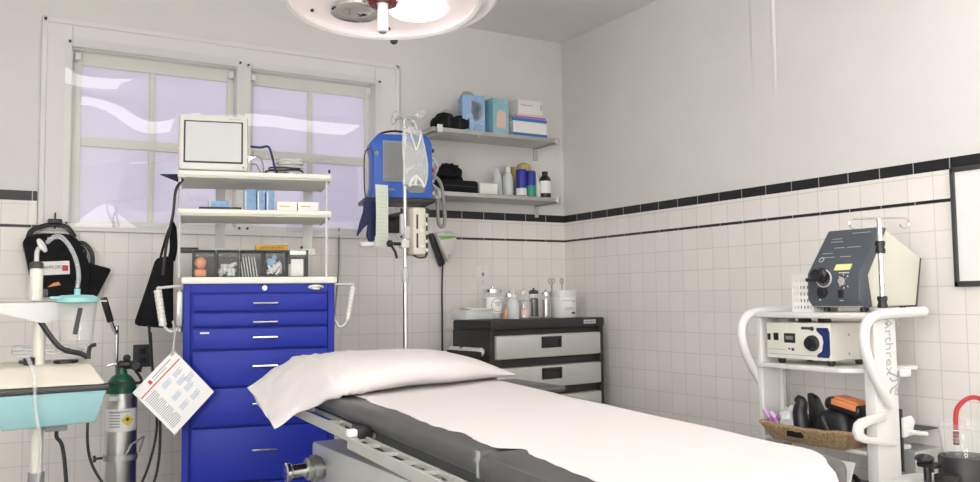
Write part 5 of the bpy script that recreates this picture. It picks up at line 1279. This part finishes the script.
# ------------------------------------------------------------------ surgical lamp over the table
lx, ly, lz = -2.171, -2.068, 2.008
t = thing('surgical_lamp', 'big round white surgical lamp hanging over the table', 'surgical lamp', (lx, ly, lz))
X = W(t) @ TR(lx, ly, lz) @ RX(-4) @ RY(2)
MB(X).lathe([(.302, -.012), (.312, -.006), (.315, .01), (.295, .06), (.22, .13), (.10, .175), (0, .18), (0, .172), (.10, .167), (.215, .123), (.288, .056), (.300, .01)], 64).build('dome', 'lampw', t)
lens = MB(X).lathe([(.304, -.014), (.310, -.008), (.298, .002), (.22, .012), (.10, .018), (0, .019), (0, .022), (.22, .016), (.300, .006)], 64).build('lens', 'lens', t)
MB(X).lathe([(.298, -.014), (.308, -.020), (.316, -.012), (.316, .004), (.308, .004), (.300, -.004)], 64).build('rim', 'lampw', t)
def bowl(px_, py_, r, m_, nm):
    return MB(X).lathe([(r, 0), (r*.96, .004), (r*.75, .006), (r*.4, .003), (0, 0), (0, -.004), (r*.4, -.002), (r*.8, .0), (r*.98, -.004)], 40, TR(px_, py_, .004) @ Matrix.Diagonal((1, 1, 1, 1))).build(nm, m_, t)
bowl(-.03, .146, .088, 'refl', 'reflector')
o = bowl(.142, .044, .092, 'lit', 'lit_reflector'); o['label'] = 'glowing reflector'
bowl(-.11, -.16, .09, 'lit', 'lit_reflector')['label'] = 'glowing reflector'
MB(X).lathe([(0, .012), (.048, .012), (.052, .0), (.052, -.012), (.044, -.022), (.022, -.024), (.022, -.018), (0, -.018)], 32).build('centre_ring', 'maroon', t)
b = MB(X)
for k in range(6): b.box(.040, .0525, -.010, .010, -.018, -.006, .002, T=RZ(k*60+20))
b.build('ring_label', 'lgrey', t)
h_ = MB(X).lathe([(0, -.018), (.020, -.018), (.0165, -.028), (.0175, -.09), (.0185, -.110), (.015, -.114), (0, -.114)], 24).build('handle', 'lampw', t)
MB(X).lathe([(0, -.114), (.012, -.114), (.011, -.117), (0, -.117)], 20).build('handle_tip', 'grey', h_)
for a in (62, 128, 200, 300): MB(X).cyl((.262*math.cos(R(a)), .262*math.sin(R(a)), .008), (.262*math.cos(R(a)), .262*math.sin(R(a)), -.0), .006, n=10).build('screw', 'dgrey', t)
MB(X).cyl((.16, .272, -.012), (.168, .287, -.014), .014, n=14).build('rim_catch', 'dgrey', t)
yk = MB(X).tube([(r_*(math.cos(R(a_))*.86+math.sin(R(a_))*.51), r_*(-math.cos(R(a_))*.51+math.sin(R(a_))*.86), z_) for a_, r_, z_ in ((70, .312, .012), (50, .326, .012), (25, .345, .016), (0, .355, .02), (-30, .355, .03), (-60, .345, .05))], .022, 12, 5, flat=(.6, 1.3)).build('yoke', 'lampw', t)
MB(W(t)).tube([(lx+.305, ly-.182, lz+.005), (lx+.37, ly-.16, lz+.18), (lx+.30, ly+.0, lz+.34), (lx+.10, ly, lz+.36)], .022, 12, 5).build('arm', 'lampw', t)
MB(W(t)).tube([(lx+.10, ly, lz+.34), (lx+.10, ly, H-.03)], .03, 16).build('drop_tube', 'lampw', t)
MB(W(t)).lathe([(0, H-.06), (.06, H-.06), (.10, H-.03), (.10, H-.0005), (0, H-.0005)], 32, TR(lx+.10, ly, 0)).build('ceiling_rose', 'lampw', t)
l = bpy.data.lights.new('lamp_beam', 'SPOT'); l.energy = 4; l.color = (1, .90, .87); l.spot_size = R(100); l.spot_blend = .9; l.shadow_soft_size = .12
lo = bpy.data.objects.new('lamp_beam', l); COL.objects.link(lo); lo.parent = t; lo.location = (0, 0, -.14); lo.rotation_euler = (R(-4), 0, 0)

# ------------------------------------------------------------------ world, camera, colour
w = bpy.data.worlds.new('world'); sc.world = w; w.use_nodes = True
bg = w.node_tree.nodes['Background']; bg.inputs['Color'].default_value = (.93, .905, 1.0, 1); bg.inputs['Strength'].default_value = 1.05
cam = bpy.data.cameras.new('camera'); co = bpy.data.objects.new('camera', cam); COL.objects.link(co); sc.camera = co
cam.sensor_fit = 'HORIZONTAL'; cam.sensor_width = 36; cam.lens = 36*863.386/980; cam.clip_start = .05
yaw, pit, rol = R(30.625), R(3.806), R(-.677)
f = Vector((math.sin(yaw)*math.cos(pit), math.cos(yaw)*math.cos(pit), math.sin(pit)))
rt = Vector((math.cos(yaw), -math.sin(yaw), 0)); upv = rt.cross(f)
r2 = rt*math.cos(rol)+upv*math.sin(rol); u2 = -rt*math.sin(rol)+upv*math.cos(rol)
mm = Matrix((r2, u2, -f)).transposed().to_4x4(); mm.translation = (-3.2548, -4.5506, 1.05)
co.matrix_world = mm
vs = sc.view_settings
sc.display_settings.display_device = 'sRGB'
vs.view_transform = 'Standard'; vs.look = 'None'; vs.gamma = 1; vs.use_curve_mapping = False; vs.exposure = 0.0
sc.cycles.use_denoising = True
sc.cycles.max_bounces = 10; sc.cycles.diffuse_bounces = 5; sc.cycles.transparent_max_bounces = 24
sc.cycles.caustics_reflective = False; sc.cycles.caustics_refractive = False
sc.cycles.sample_clamp_indirect = 6
